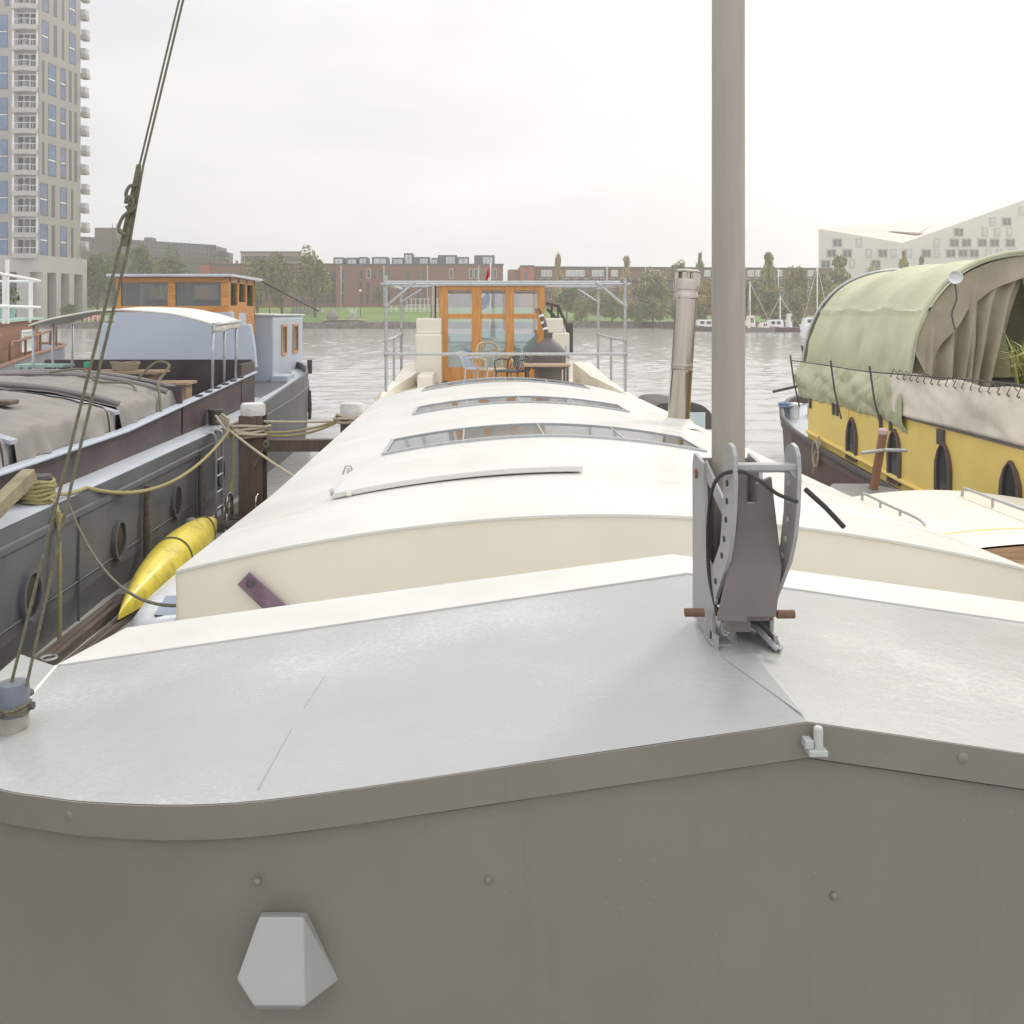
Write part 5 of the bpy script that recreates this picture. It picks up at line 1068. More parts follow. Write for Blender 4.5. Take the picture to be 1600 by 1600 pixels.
for k in range(260):
    a = g.uniform(0, 6.28); l = g.uniform(.5, 1.1); sp_ = g.uniform(.1, .75); b0_ = Vector((6.1 + g.gauss(0, .07), 10.3 + g.gauss(0, .07), 1.9)); dr = Vector((math.cos(a), math.sin(a), 0)); e = Vector((-dr.y, dr.x, 0)) * .012
    p1 = b0_ + dr * sp_ * l * .4 + Vector((0, 0, l * .6)); p2 = b0_ + dr * sp_ * l + Vector((0, 0, l * (.9 - sp_ * .5)))
    m.add([b0_ - e, b0_ + e, p1 + e, p1 - e, p2], [(0, 1, 2, 3), (3, 2, 4)])
m.build('foliage', pmat('reed_leaves', (.36, .36, .10), .7, var=.4, island=.4), yp)
hr_ = MB()
for (y, z0) in ((15.05, .92), ):
    for q in range(3): hr_.tube([Vector((YX - .12 + .02 * q, y + .13 * math.cos(t * .5 + q), z0 - .22 + .20 * math.sin(t * .5))) for t in range(14)], .018, 6)
    hr_.tube([(YX - .1, y, z0 - .05), (YX - .06, y, z0 + .06)], .018, 6); hr_.tube([(YX - .12, y + .05, z0 - .3), (YX - .12, y + .1, z0 - .55)], .016, 6)
tag(hr_.build('hull_rope', M['ropeb']), 'beige rope bundle hanging on the brown hull below the first gothic windows', 'rope')
bl = MB()
c0 = Vector((7.4 - 1.35, 18.5, ysheer(18.5) + .05))
for k in range(5): bl.tube(smooth_path([c0 + Vector((.05 * k, .05, .0)), c0 + Vector((-.12 + .03 * k, -.05, -.1 - .03 * k)), c0 + Vector((-.05 + .04 * k, -.1, -.55 - .15 * k)), c0 + Vector((.0 + .03 * k, -.05, -1.05))], 4), .016, 6)
for k in range(4): bl.tube([c0 + Vector((.12 * math.cos(t * .6 + k), .10 * math.sin(t * .6), .02 + .02 * k)) for t in range(12)], .018, 6)
tag(bl.build('blue_mooring_rope', M['blueline']), 'blue ropes wound over the bow rail of the brown hulled barge', 'rope')

# ------------------------------------------------------------------ small cream motor boat between
cmb = thing('cream_motorboat', 'low cream cabin roof with two steel handrails of a boat beside the houseboat', 'boat', (4.3, 8, 0))
m = MB()
def cr(u, v):
    y = 9.2 - 2.15 * v; x = 3.30 + 2.2 * u; tp = max(1 - v * 6, 0)
    return (x + (.12 * tp * (1 - 2 * u)), y, 1.12 + .11 * (1 - (2 * u - 1) ** 2) - .02 * tp ** 2 - .01 * v)
m.grid(cr, 30, 30)
for u in (0, 1): m.loft([[Vector(cr(u, k / 20)), Vector(cr(u, k / 20)) + Vector(((-.03, .03)[u], 0, -.05)), Vector(cr(u, k / 20)) + Vector(((-.03, .03)[u], 0, -.5))] for k in range(21)], False)
m.loft([[Vector(cr(k / 20, 0)), Vector(cr(k / 20, 0)) + Vector((0, .04, -.4))] for k in range(21)], False); m.build('cabin_roof', M['cream'], cmb)
m = MB(); m.tube([Vector(cr(k / 20, .79)) + Vector((0, 0, .001)) for k in range(21)], .006, 6); m.build('roof_seam', M['yellow'], cmb)
for x, ya, yb_ in ((3.60, 8.85, 7.7), (4.50, 8.8, 7.3)):
    u = (x - 3.30) / 2.2; zf = lambda y: cr(u, (9.2 - y) / 2.15)[2]
    m = MB(); m.tube(smooth_path([(x, ya + .02, zf(ya)), (x, ya, zf(ya) + .06), (x, ya - .08, zf(ya) + .075), (x, (ya + yb_) / 2, zf((ya + yb_) / 2) + .075), (x, yb_, zf(yb_) + .075), (x, yb_ - .05, zf(yb_))], 5), .013, 10)
    for q in (.33, .67): y = ya + (yb_ - ya) * q; m.tube([(x, y, zf(y)), (x, y, zf(y) + .07)], .011, 8)
    m.build('handrail', M['galv'], cmb)
m = MB(); m.box(3.4, 5.4, 4.0, 7.0, .5, 1.09); m.box(3.42, 5.38, 7.001, 7.06, .5, 1.10); m.loft([[Vector(cr(k / 20, 1)) + Vector((0, -.012, -.012)), Vector((cr(k / 20, 1)[0], 7.038, .55))] for k in range(21)], False); m.build('cockpit_side', M['woodpale'], cmb, bevel=.02)
m = MB(); m.loft([[Vector((3.15, y, .95)), Vector((3.3, y, -.3)), Vector((5.3, y, -.3)), Vector((5.4, y, .95))] for y in (2.5, 6, 9)] + [[Vector((3.5, 10, .94)), Vector((3.8, 9.8, -.3)), Vector((4.8, 9.8, -.3)), Vector((5.1, 10, .94))], [Vector((4.1, 10.9, .97)), Vector((4.2, 10.6, -.3)), Vector((4.4, 10.6, -.3)), Vector((4.5, 10.9, .97))]], True); m.build('hull', M['slate'], cmb)
m = MB(); m.grid(lambda u, v: (3.35 + .8 * u, 10.2 - .95 * v, .98 + .03 * u - .06 * (1 - v)), 6, 6); m.build('foredeck_cover', M['slate'], cmb, solid=.03)
ts = thing('tiller_post', 'leaning brown wooden post with a pale crossbar and pink tip before the yellow cabin', 'post', (4.6, 11, .5))
m = MB(); m.beam(P(1364, 768, 10.6), P(1380, 678, 10.6), .075, .075); m.beam(Vector((4.43, 10.6, .2)), P(1364, 768, 10.6), .085, .085); m.build('post', M['brownwood'], ts, bevel=.01)
m = MB(); m.beam(P(1345, 708, 10.52), P(1381, 703, 10.52), .035, .035); m.beam(P(1381, 703, 10.52), P(1418, 704, 10.52), .035, .035); m.build('crossbar', M['galv'], ts, bevel=.01)
m = MB(); m.lathe([(.03, 0), (.055, .02), (.055, .06), (.03, .085)], P(1380, 681, 10.6), 12); m.build('post_cap', pmat('pink_cap', (.55, .35, .33), .6), ts)
# tender with a dark cover beyond the roof edge
td = thing('covered_tender', 'small tender under a dark cover moored behind the steel stove pipe', 'boat', (5.0, 24, 0))
m = MB(); rings = []
for y, k in ((23.2, .85), (24, 1), (25.5, 1), (27, .7), (27.8, .1)):
    rings.append([Vector((5.0 + .78 * k * c_, y, z)) for c_, z in ((-1, .45), (-.9, -.2), (.9, -.2), (1, .45))])
m.loft(rings, True); m.build('hull', M['slate'], td)
m = MB(); m.grid(lambda u, v: (5.0 + .80 * (2 * u - 1) * (1 - .4 * v ** 3), 23.2 + 3.5 * v, .45 + .30 * (1 - abs(2 * u - 1) ** 4) * (1 - .3 * v)), 20, 12); m.loft([[Vector((4.2 + 1.6 * k / 10, 23.2, .1)), Vector((4.2 + 1.6 * k / 10, 23.2, .45 + .30 * (1 - abs(k / 5 - 1) ** 4)))] for k in range(11)], False); m.build('cover', pmat('brown_cover', (.10, .085, .08), .8, var=.2), td)
m = MB(); m.box(5.25, 5.62, 23.15, 23.18, .12, .52); m.build('cover_window', M['frost'], td)
# ------------------------------------------------------------------ far bank: tower
TD = 192.0; tw = thing('apartment_tower', 'tall pale concrete apartment tower with stacked balconies at the left edge', 'tower', (-92, 198, 1.3))
c0 = Vector((Xp(62, TD), TD, 0)); dirv = Vector((.208, 1, 0)).normalized()
def tpx(px): k = px - CX; t = (F * c0.x - k * TD) / (k - F * .208); return t
def fp_(t, z, off=0): n_ = Vector((1, -.208, 0)).normalized(); return Vector((c0.x + .208 * t, TD + t, z)) + n_ * off
tE = tpx(126); zbase, ztop = 14.0, 74.0
xL = Xp(-120, TD); bL, bR = Xp(19.5, TD), Xp(59.5, TD)
# core walls, left open for the recessed balcony column
m = MB()
cE = fp_(tE, 0)
m.add([Vector((bR, TD, zbase)), Vector((c0.x, TD, zbase)), Vector((cE.x, cE.y, zbase)), Vector((cE.x - 6, cE.y + 14, zbase)), Vector((xL, cE.y + 14, zbase)), Vector((xL, TD, zbase)), Vector((bL, TD, zbase)), Vector((bL, TD + 2.2, zbase)), Vector((bR, TD + 2.2, zbase))], [], 0)
pl_ = m.v; m2 = MB(); m2.prism(pl_, (0, 0, ztop - zbase)); m2.build('wall', M['concrete'], tw)
# base storey with tall openings
m = MB(); b_t = [(48, 65), (72, 86), (93.5, 106.5), (114, 127)]
pzt = Zp(403, TD)
pE = tpx(134)
pts = [Vector((xL, TD - .3, 1.2)), Vector((c0.x, TD - .3, 1.2)), fp_(pE, 1.2, .3), fp_(pE, 1.2, .3) + Vector((-6, 14, 0)), Vector((xL, TD + 26, 1.2))]
m.prism([p + Vector((0, 0, Zp(425, TD) - 1.2)) for p in pts], (0, 0, zbase - Zp(425, TD) + .6)); 
edges = [0, 48, 65, 72, 86, 93.5, 106.5, 114, 127, 134]
for a, b_ in ((65, 72), (86, 93.5), (106.5, 114), (127, 134)):
    q0, q1 = fp_(tpx(a), 1.2, .3), fp_(tpx(b_), 1.2, .3); nn = Vector((1, -.208, 0)).normalized() * -2.5; m.prism([q0, q1, q1 + nn, q0 + nn], (0, 0, Zp(425, TD) - 1.2))
m.box(Xp(27, TD), Xp(47, TD), TD - .29, TD + 2.5, 1.2, Zp(425, TD)); m.box(xL, Xp(-40, TD), TD - .29, TD + 2.5, 1.2, Zp(425, TD)); m.build('base_storey', M['concretel'], tw)
m = MB(); m.prism([Vector((xL, TD + 2, 1.2)), Vector((c0.x - 1, TD + 2, 1.2)), fp_(pE - 1.0, 1.2, -1.6), fp_(pE - 1, 1.2, -1.6) + Vector((-3, 5, 0)), Vector((xL, TD + 10, 1.2))], (0, 0, Zp(425, TD) - 1.2)); m.build('shop_glazing', M['panedark'], tw)
m = MB()
for z in (5.0, 8.0): m.tube([fp_(0.5, z, -1.5), fp_(pE - 1.2, z, -1.5)], .08, 5)
m.build('glazing_bar', M['zinc'], tw)
# windows on the receding face
def win(t0, t1, z0, z1, nm='window'):
    m = MB(); fr = .18
    def b4(a, b_, c_, d_, o0, o1, mat): m.add([fp_(a, c_, o0), fp_(b_, c_, o0), fp_(b_, d_, o0), fp_(a, d_, o0), fp_(a, c_, o1), fp_(b_, c_, o1), fp_(b_, d_, o1), fp_(a, d_, o1)], [(4, 5, 6, 7), (0, 1, 5, 4), (1, 2, 6, 5), (2, 3, 7, 6), (3, 0, 4, 7)], mat)
    b4(t0, t1, z0, z1, -.1, .035, 0); wide = t1 - t0 > 1.2
    if wide:
        b4(t0 + fr * .4, t1 - fr * 2, z0 + .2, z0 + (z1 - z0) * .46, .04, .05, 1); b4(t0 + fr * .4, t1 - fr * 2, z0 + (z1 - z0) * .54, z1 - .15, .04, .05, 1); b4(t0 + fr * .4, t1 - fr * 2, z0 + (z1 - z0) * .48, z0 + (z1 - z0) * .52, .04, .055, 2)
    m.build(nm, [M['zinc'], M['paneblue'], M['whiter']], tw)
patA = [(200, 240), (258, 275), (300, 335), (355, 366)]; patB = [(210, 222), (240, 281), (303, 329), (345, 358), (372, 385)]; patC = [(210, 245), (268, 286), (310, 321), (345, 379)]
for k, pt in enumerate([patA, patA, patB, patB, patB, patC, patC]):
    z0 = 14.4 + 8.22 * k
    for a, b_ in pt: win(tpx(a / 3.2), tpx(b_ / 3.2), z0, z0 + 6.55)
for k in range(7):
    z0 = 14.6 + 8.3 * k
    for a, b_ in ((-14, 12.5),) if k < 6 else ((7, 14.5),):
        m = MB(); xa, xb = Xp(a, TD), Xp(b_, TD); m.box(xa, xb, TD - .04, TD + .1, z0, z0 + 6.6, 0)
        for q0, q1 in ((.15, 2.9), (3.5, 6.45)): m.box(xa + .1, xb - .1, TD - .06, TD - .03, z0 + q0, z0 + q1, 1)
        m.box(xa + .1, xb - .1, TD - .08, TD - .05, z0 + 3.1, z0 + 3.25, 2); m.build('window', [M['zinc'], M['paneblue'], M['whiter']], tw)
# recessed balcony column
m = MB(); wB = bR - bL
m.prism([(0, 0, -.95), (wB, 0, -.95), (wB, -.5, -.95), (wB * .55, -1.3, -.95), (0.0, -.55, -.95)], (0, 0, .95), 0); m.box(.05, wB - .05, 2.0, 2.2, 0, 3.2, 1)
for k in range(4): m.box(.3 + k * wB / 4.2, .3 + k * wB / 4.2 + wB / 4.2 - .25, 1.9, 2.05, .1, 2.9, 2)
for q in (0.0, wB - .3): m.box(q, q + .3, -.1, 1.9, 0, 3.2, 1)
m.tube([(.05, -.5, 1.15), (wB * .55, -1.2, 1.15), (wB - .05, -.45, 1.15)], .06, 5, 1)
for k in range(9): 
    u = k / 8; x = .1 + (wB - .2) * u; y = -.5 - .7 * (u / .55 if u < .55 else (1 - u) / .45 * 1.0); m.tube([(x, y, 0), (x, y, 1.15)], .03, 4, 1)
bs = Stamp('balcony', m, [M['concretel'], M['whiter'], M['panedark']])
for k in range(15): bs.put(tw, (bL, TD, 14.9 + 4.15 * k))
# balconies on the far right side
m = MB(); m.box(-.3, 1.15, 0, 2.0, -.95, .0, 0); m.add([(1.1, .05, 0), (1.1, 1.9, 0), (1.1, 1.9, 1.1), (1.1, .05, 1.1), (0, .05, 0), (0, .05, 1.1)], [(0, 1, 2, 3), (0, 4, 5, 3)], 1); m.tube([(0, .05, 1.12), (1.12, .05, 1.12), (1.12, 1.9, 1.12)], .05, 5, 2)
bs2 = Stamp('side_balcony', m, [M['concrete'], pmat('balcony_glass', (.45, .47, .47), .2, var=.05), M['whiter']])
for k in range(15): bs2.put(tw, (cE.x - .2 - .1 * (k % 2), cE.y + .3 + (k % 2) * .7, 17.2 + 4.15 * k))

# ------------------------------------------------------------------ far bank: brick buildings
def winstamp(w_, h_, frame, glass, bars=1, nm='window'):
    m = MB(); m.box(0, w_, -.08, .1, 0, h_, 0)
    for k in range(bars): m.box(.1 + k * (w_ - .1) / bars, (k + 1) * (w_ - .1) / bars, -.10, -.06, .1, h_ - .1, 1)
    return Stamp(nm, m, [frame, glass])
S_dark = winstamp(1.0, 2.5, M['whiter'], M['panedark'], 1); S_slit = winstamp(.7, 2.5, M['zinc'], M['panedark'], 1); S_wide = winstamp(2.3, 1.9, M['whiter'], M['panedark'], 3); S_white = winstamp(1.7, 1.7, M['whiter'], M['paleglass'], 2)
def block(nm, label, d, pa, pb, ytop, mat, depth=12, z0=1.0, yb_=None):
    x0, x1 = Xp(pa, d), Xp(pb, d); t = thing(nm, label, 'building', ((x0 + x1) / 2, d + depth / 2, z0)); zt_ = Zp(ytop, d)
    m = MB(); zr_ = Zp(yb_, d) if yb_ else zt_; m.loft([[Vector((x0, d, z0)), Vector((x1, d, z0)), Vector((x1, d + depth, z0)), Vector((x0, d + depth, z0))], [Vector((x0, d, zt_)), Vector((x1, d, zr_)), Vector((x1, d + depth, zr_)), Vector((x0, d + depth, zt_))]], True); m.build('wall', mat, t)
    m = MB(); m.beam((x0 - .15, d - .06, zt_ + .06), (x1 + .15, d - .06, zr_ + .06), .4, .35); m.build('parapet', M['zinc'], t)
    return t, x0, x1, zt_
rnd = random.Random(12)
BD = 250.0
t, x0, x1, zt_ = block('brick_apartments', 'long red brick apartment block with dark zinc roof boxes along the park', BD, 525, 786, 413.5, M['brick'])
for px in (533, 562, 573, 583, 594, 604.5, 619, 636, 652, 660, 671, 702, 733, 741, 770):
    for y in (436, 456, 474):
        if px in (702, 733, 741, 770) or rnd.random() < .12:
            if y == 436: S_dark.put(t, (Xp(px, BD), BD, Zp(y - 1, BD)))
            else: S_slit.put(t, (Xp(px, BD), BD, Zp(y, BD)))
        elif rnd.random() < .9: S_slit.put(t, (Xp(px + rnd.uniform(-1, 1), BD), BD, Zp(y, BD)), scale=(1.1, 1, 1))
for a, b_, y in ((521, 537, 402), (541, 558, 402.5), (560, 574, 401.5), (581, 606, 401.5), (612, 631, 402.5), (631.2, 645, 395.5), (645.2, 671, 401.5), (674, 684, 403), (684.2, 714, 398.5), (714.2, 733, 401.5), (741, 773, 398.8)):
    m = MB(); X0, X1 = Xp(a, BD + 1), Xp(b_, BD + 1); Z1 = Zp(y, BD + 1); m.box(X0, X1, BD + 1, BD + 8, zt_ - .2, Z1, 0); wa = X0 + (X1 - X0) * .12; wb_ = X0 + (X1 - X0) * .9; n_ = max(int((wb_ - wa) / 1.1), 2)
    if b_ - a > 25: wa = X0 + (X1 - X0) * .42
    for k in range(n_): m.box(wa + (wb_ - wa) * k / n_ + .06, wa + (wb_ - wa) * (k + 1) / n_ - .06, BD + .93, BD + 1.02, zt_ + .3, Z1 - .45, 1)
    m.build('roof_box', [M['zinc'], M['paleglass']], t)
m = MB()
for px in (533, 600, 668, 748): m.tube([(Xp(px, BD), BD - .15, 2), (Xp(px, BD), BD - .15, zt_)], .09, 6)
m.build('downpipe', M['whiter'], t)
t, x0, x1, zt_ = block('red_brick_houses', 'red brick houses half hidden behind the trees left of the long block', 258, 312, 524, 413, M['brick'], z0=1)
for k in range(26):
    px = 318 + k * 8
    for y in (440, 458, 474):
        if rnd.random() < .75: S_slit.put(t, (Xp(px, 258), 258, Zp(y, 258)))
m = MB(); m.box(Xp(312, 257), Xp(328, 257), 256.8, 258, 4, Zp(414, 257)); m.build('orange_bay', M['bricko'], t)
m = MB()
for px in (327, 340, 346, 352, 368): m.box(Xp(px, 259), Xp(px + 3, 259), 259, 260, zt_ - .2, zt_ + 1.1)
m.build('chimney', M['brick'], t)
t, x0, x1, zt_ = block('beige_flats', 'pale beige flats rising behind the round tree clump', 290, 376, 470, 394, pmat('beige_render', (.33, .28, .235), .8, var=.05), z0=1)
for k in range(14): S_wide.put(t, (Xp(378 + k * 6.5, 290), 290, Zp(409, 290)))
t, x0, x1, zt_ = block('dark_flats', 'dark brown long flats with a roof tower behind the left trees', 310, 100, 337, 369, M['darkblock'], 14, 1, 384)
m = MB(); m.box(Xp(148, 309.5), Xp(182, 309.5), 309.5, 320, 20, Zp(356, 310)); m.build('roof_tower', M['darkblock'], t)
m = MB(); m.box(Xp(225, 312), Xp(238, 312), 312, 316, 20, Zp(371, 312)); m.build('lift_housing', M['darkblock'], t)
m = MB()
for px in (177, 183): m.tube([(Xp(px, 310), 309.3, 24), (Xp(px, 310), 309.3, Zp(350, 310))], .12, 5)
m.build('roof_mast', M['iron'], t)
S_b = winstamp(2.2, 1.5, M['concrete'], M['panedark'], 2)
for k in range(30):
    px = 136 + k * 6.6; yy_ = 369 + (px - 100) / 237 * 15
    for q in (8, 19): S_b.put(t, (Xp(px, 310), 310, Zp(yy_ + q, 310)))
t, x0, x1, zt_ = block('dark_corner_flats', 'short dark flats with pale windows at the right end of the dark block', 305, 337.5, 352, 393, M['darkblock'], 10, 1)
for k in range(3):
    for q in (402, 412): S_b.put(t, (Xp(339 + k * 4.5, 305), 305, Zp(q, 305)))
t, x0, x1, zt_ = block('orange_brick_house', 'orange red brick house end beside the long block right of the flag', 246, 813, 834.5, 416, M['bricko'], 14, 1)
S_slit.put(t, (Xp(820, 246), 246, Zp(440, 246)))
m = MB(); m.box(Xp(795, 247), Xp(813, 247), 247.5, 256, 1, Zp(421, 247)); m.build('side_wall', M['brick'], t)
t, x0, x1, zt_ = block('balcony_flats', 'low brown brick flats with white framed balcony windows stretching behind the right trees', 252, 835, 1300, 417.5, M['brickb'], 14, 1, 420)
for px in (846, 852, 884, 890, 896, 903, 925, 933, 955, 1010, 1022, 1075, 1100, 1168, 1180, 1212, 1240, 1262): S_white.put(t, (Xp(px, 252), 252, Zp(432, 252)))
for px in range(842, 1290, 14):
    for y in (450, 468): S_dark.put(t, (Xp(px + rnd.uniform(-2, 2), 252), 252, Zp(y, 252)))
m = MB()
for y in (436, 454): m.box(Xp(835, 251), Xp(1300, 251), 250.6, 252, Zp(y + 1.2, 251), Zp(y, 251))
m.build('balcony_slab', M['zinc'], t)
m = MB()
for px in (948, 1008, 1160, 1215): m.tube([(Xp(px, 251), 250.4, 3), (Xp(px, 251), 250.4, Zp(417, 251))], .1, 5)
m.build('downpipe', M['whiter'], t)

# ------------------------------------------------------------------ far bank: the folded pale building
WD = 268.0; wl = thing('folded_roof_building', 'huge pale zinc clad building with a folded sloping roof and scattered windows on the right', 'building', (150, 290, 1))
A_, B_, C_, D_, E_ = P(1279, 357.5, WD), P(1411, 379.5, WD), P(1740, 263, WD), P(1452, 344, WD + 75), P(1500, 351, WD + 75)
g0 = lambda p: Vector((p.x, p.y, .8))
m = MB(); m.add([A_, B_, C_, g0(C_), g0(B_), g0(A_)], [(0, 1, 4, 5), (1, 2, 3, 4)]); m.add([A_, g0(A_), g0(D_), D_], [(0, 1, 2, 3)]); m.build('facade', M['whale'], wl)
m = MB(); m.add([A_, B_, D_, E_, C_, C_ + Vector((10, 75, -28))], [(0, 1, 2), (1, 3, 2), (1, 4, 5, 3)]); m.build('roof', M['whaleroof'], wl)
nrm = (B_ - A_).cross(D_ - A_).normalized(); cp_ = Vector((0, 0, HC))
def onpl(px, py):
    dv = P(px, py, 100) - cp_; return cp_ + dv * ((A_ - cp_).dot(nrm) / dv.dot(nrm)) + Vector((0, 0, .25))
m = MB(); m.add([onpl(1386, 362), onpl(1437, 356.5), onpl(1452, 356), onpl(1432, 367)], [(0, 1, 2, 3)]); ct = m.build('roof_court', M['whaledark'], wl)
m = MB(); m.add([onpl(1386, 362.5), onpl(1445, 365.8), onpl(1432, 368)], [(0, 1, 2)]); m.v = [v + Vector((0, -.2, .1)) for v in m.v]; m.build('court_edge', M['brickb'], ct)
W1 = MB(); W1.box(-.3, 2.6, -.05, .1, -.3, 2.3, 0); W1.box(.15, 1.2, -.09, -.04, .1, 1.9, 1); W1.box(1.4, 2.3, -.09, -.04, .1, 1.9, 1)
W2 = MB(); W2.box(-.2, 1.6, -.05, .1, -.3, 2.3, 0); W2.box(.2, 1.3, -.09, -.04, .1, 1.9, 1)
W3 = MB(); W3.box(-.3, 4.4, -.05, .1, -.3, 2.3, 0)
for k in range(4): W3.box(.1 + k * 1.05, .95 + k * 1.05, -.09, -.04, .1, 1.9, 1)
WS = [Stamp('window', q, [M['whaledark'], M['paleglass'] if i == 1 else M['panedark']]) for i, q in enumerate((W1, W2, W3))]
rnd = random.Random(5); cnt = 0
for r_ in range(13):
    yr_ = 418 - 16.5 * r_; z = Zp(yr_, WD); x = A_.x + .8 + (r_ % 3) * 1.6
    while x < Xp(1606, WD) and cnt < 100:
        pxv = CX + F * x / WD; top_y = 357.5 + (pxv - 1279) / 132 * 22 if pxv < 1411 else 379.5 - (pxv - 1411) / 329 * 116.5
        if rnd.random() < .72 and Zp(top_y, WD) > z + 3.0 and yr_ < 424 - max(pxv - 1300, 0) * .08: WS[rnd.choice((0, 0, 1, 1, 1, 0))].put(wl, (x, WD, z)); cnt += 1
        x += rnd.choice((3.1, 3.4, 4.4))

# ------------------------------------------------------------------ trees
def leafball(seed, n, lobes, size, mat):
    g = random.Random(seed); L = []
    for k in range(lobes):
        a = g.uniform(0, 6.283); zz = g.uniform(-.8, .85); rr_ = g.uniform(.15, .68) * math.sqrt(max(1 - zz * zz * .75, .05)); L.append((Vector((rr_ * math.cos(a), rr_ * math.sin(a), zz * .72 + .12 * g.gauss(0, 1))), g.uniform(.12, .40)))
    m = MB()
    for k in range(n):
        c_, r_ = g.choice(L); d_ = Vector((g.gauss(0, 1), g.gauss(0, 1), g.gauss(0, 1))).normalized(); p = c_ + d_ * r_ * g.uniform(.55, 1.08) ** .6
        u = Vector((g.gauss(0, 1), g.gauss(0, 1), g.gauss(0, .6))).normalized(); v_ = u.cross(Vector((g.gauss(0, 1), g.gauss(0, 1), g.gauss(0, 1)))).normalized(); s_ = size * g.uniform(.6, 1.5)
        m.add([p - u * s_, p + v_ * s_ * .6, p + u * s_, p - v_ * s_ * .6], [(0, 1, 2, 3)])
    return m
def leafcol(seed, n, size):
    g = random.Random(seed); m = MB(); ph = g.uniform(0, 6)
    for k in range(n):
        z = 1 - 2 * g.uniform(0, 1) ** .8; w_ = (.22 + .8 * ((1 - z) / 2) ** .7) * (.7 + .45 * math.sin(z * 11 + ph + g.uniform(-.7, .7))); a = g.uniform(0, 6.283); r_ = abs(w_) * math.sqrt(g.uniform(.1, 1)); p = Vector((r_ * math.cos(a), r_ * math.sin(a), z))
        u = Vector((g.gauss(0, .6), g.gauss(0, .6), g.gauss(0, 1))).normalized(); v_ = u.cross(Vector((g.gauss(0, 1), g.gauss(0, 1), .1))).normalized(); s_ = size * g.uniform(.6, 1.5)
        m.add([p - u * s_ * .35, p + v_ * s_, p + u * s_ * .35, p - v_ * s_], [(0, 1, 2, 3)])
    return m
PROTO = {}
def crown_mesh(kind, mat, seed):
    key = (kind, mat, seed)
    if key not in PROTO:
        mbx = leafball(seed, 5600, 30, .052, mat) if kind == 'round' else leafcol(seed, 1500, .16)
        o = mbx.build('crown', M[mat]); PROTO[key] = o.data; bpy.data.objects.remove(o)
    return PROTO[key]
tr_ = random.Random(21)
def tree(label, px, w_px, ytop, ybot, d, mat='leaf', kind='round', seed=1, ground=None, cat='tree', nm='tree', group=None):
    if d > 203 and px < 500 and ybot > 460: ybot = 480
    if kind == 'col': ybot = 490 if px < 1250 else 480
    x = Xp(px, d); rx = w_px / 2 * d / F; zt_, zb_ = Zp(ytop, d), Zp(ybot, d); gz = ground if ground is not None else 1.2
    t = thing(nm, label, cat, (x, d, gz), group)
    o = bpy.data.objects.new('crown', crown_mesh(kind, mat, seed)); COL.objects.link(o); o.parent = t; o.location = (0, 0, (zt_ + zb_) / 2 - gz); o.scale = (rx, rx * .9, (zt_ - zb_) / 2); o.rotation_euler = (0, 0, tr_.uniform(0, 6.28))
    m = MB(); hgt = (zt_ + zb_) / 2 - gz; m.tube([(x, d, gz - .3), (x + .1, d, gz + hgt * .6), (x - .1, d, gz + hgt * 1.1)], [.03 * hgt + .06, .022 * hgt + .05, .05], 8)
    for k in range(4):
        a = k * 1.7; m.tube([(x, d, gz + hgt * (.45 + .12 * k)), (x + rx * .55 * math.cos(a), d + rx * .55 * math.sin(a), gz + hgt * (.85 + .12 * k))], [.012 * hgt + .04, .03], 6)
    m.build('trunk', M['bark'], t)
tree('broad green tree directly right of the tower foot', 152, 66, 383, 466, 214, 'leaf', seed=1)
tree('dark green tree behind the rope tackle, second from the tower', 185, 52, 388, 468, 222, 'leaf', seed=2)
tree('green tree over the middle of the left wheelhouse roof', 224, 60, 379, 464, 218, 'leaf', seed=3)
tree('green tree above the right half of the left wheelhouse roof', 276, 72, 381, 466, 214, 'leaf', seed=4)
tree('pale olive bush between the two trees over the left wheelhouse', 250, 46, 404, 466, 212, 'leafo', seed=2, cat='bush', nm='bush')
tree('olive tree at the left end of the round clump', 402, 58, 389, 470, 206, 'leafo', seed=1)
tree('olive tree in the middle of the round clump', 440, 66, 391, 470, 208, 'leafo', seed=3)
tree('tallest olive tree at the right end of the round clump', 492, 76, 380, 472, 205, 'leafo', seed=4)
tree('low dark tree in front of the brick block by the lamp post', 592, 22, 448, 476, 240, 'leaf', seed=2, ground=4)
tree('dark green bush right of the wooden wheelhouse', 885, 62, 446, 489, 205, 'leaf', seed=3, cat='bush', nm='bush')
tree('grey green bush between the wheelhouse and the pipe frame corner', 935, 60, 440, 492, 207, 'leafo', seed=1, cat='bush', nm='bush')
tree('wide olive willow left of the stove pipe', 1020, 86, 420, 502, 188, 'leafo', seed=2)
tree('low olive bush at the water left of the willow', 978, 40, 462, 505, 187, 'leafo', seed=4, cat='bush', nm='bush')
tree('yellow orange autumn tree between stove pipe and mast', 1100, 44, 436, 492, 178, 'leafy', seed=3)
tree('slim pale poplar above the pipe frame right corner', 979, 26, 402, 452, 232, 'leafy', 'col', 5)
tree('slim pale poplar left of the wheelhouse flag side, over the flats', 872, 24, 400, 448, 234, 'leafy', 'col', 6)
tree('slim poplar between the stove pipe and the mast', 1094, 26, 398, 446, 226, 'leafo', 'col', 7)
tree('small round tree crown behind the stove pipe cap', 1058, 34, 404, 440, 226, 'leafo', seed=4)
tree('tall green poplar right of the mast', 1201, 38, 397, 488, 172, 'leafo', 'col', 5)
tree('broad olive tree right of the tall poplar', 1243, 50, 406, 490, 176, 'leafo', seed=1)
tree('thin grey green tree beside the sailing mast', 1283, 44, 420, 492, 170, 'leafo', seed=3)
tree('olive bush behind the moored launch near the mast', 1178, 40, 438, 494, 174, 'leafo', seed=2, cat='bush', nm='bush')
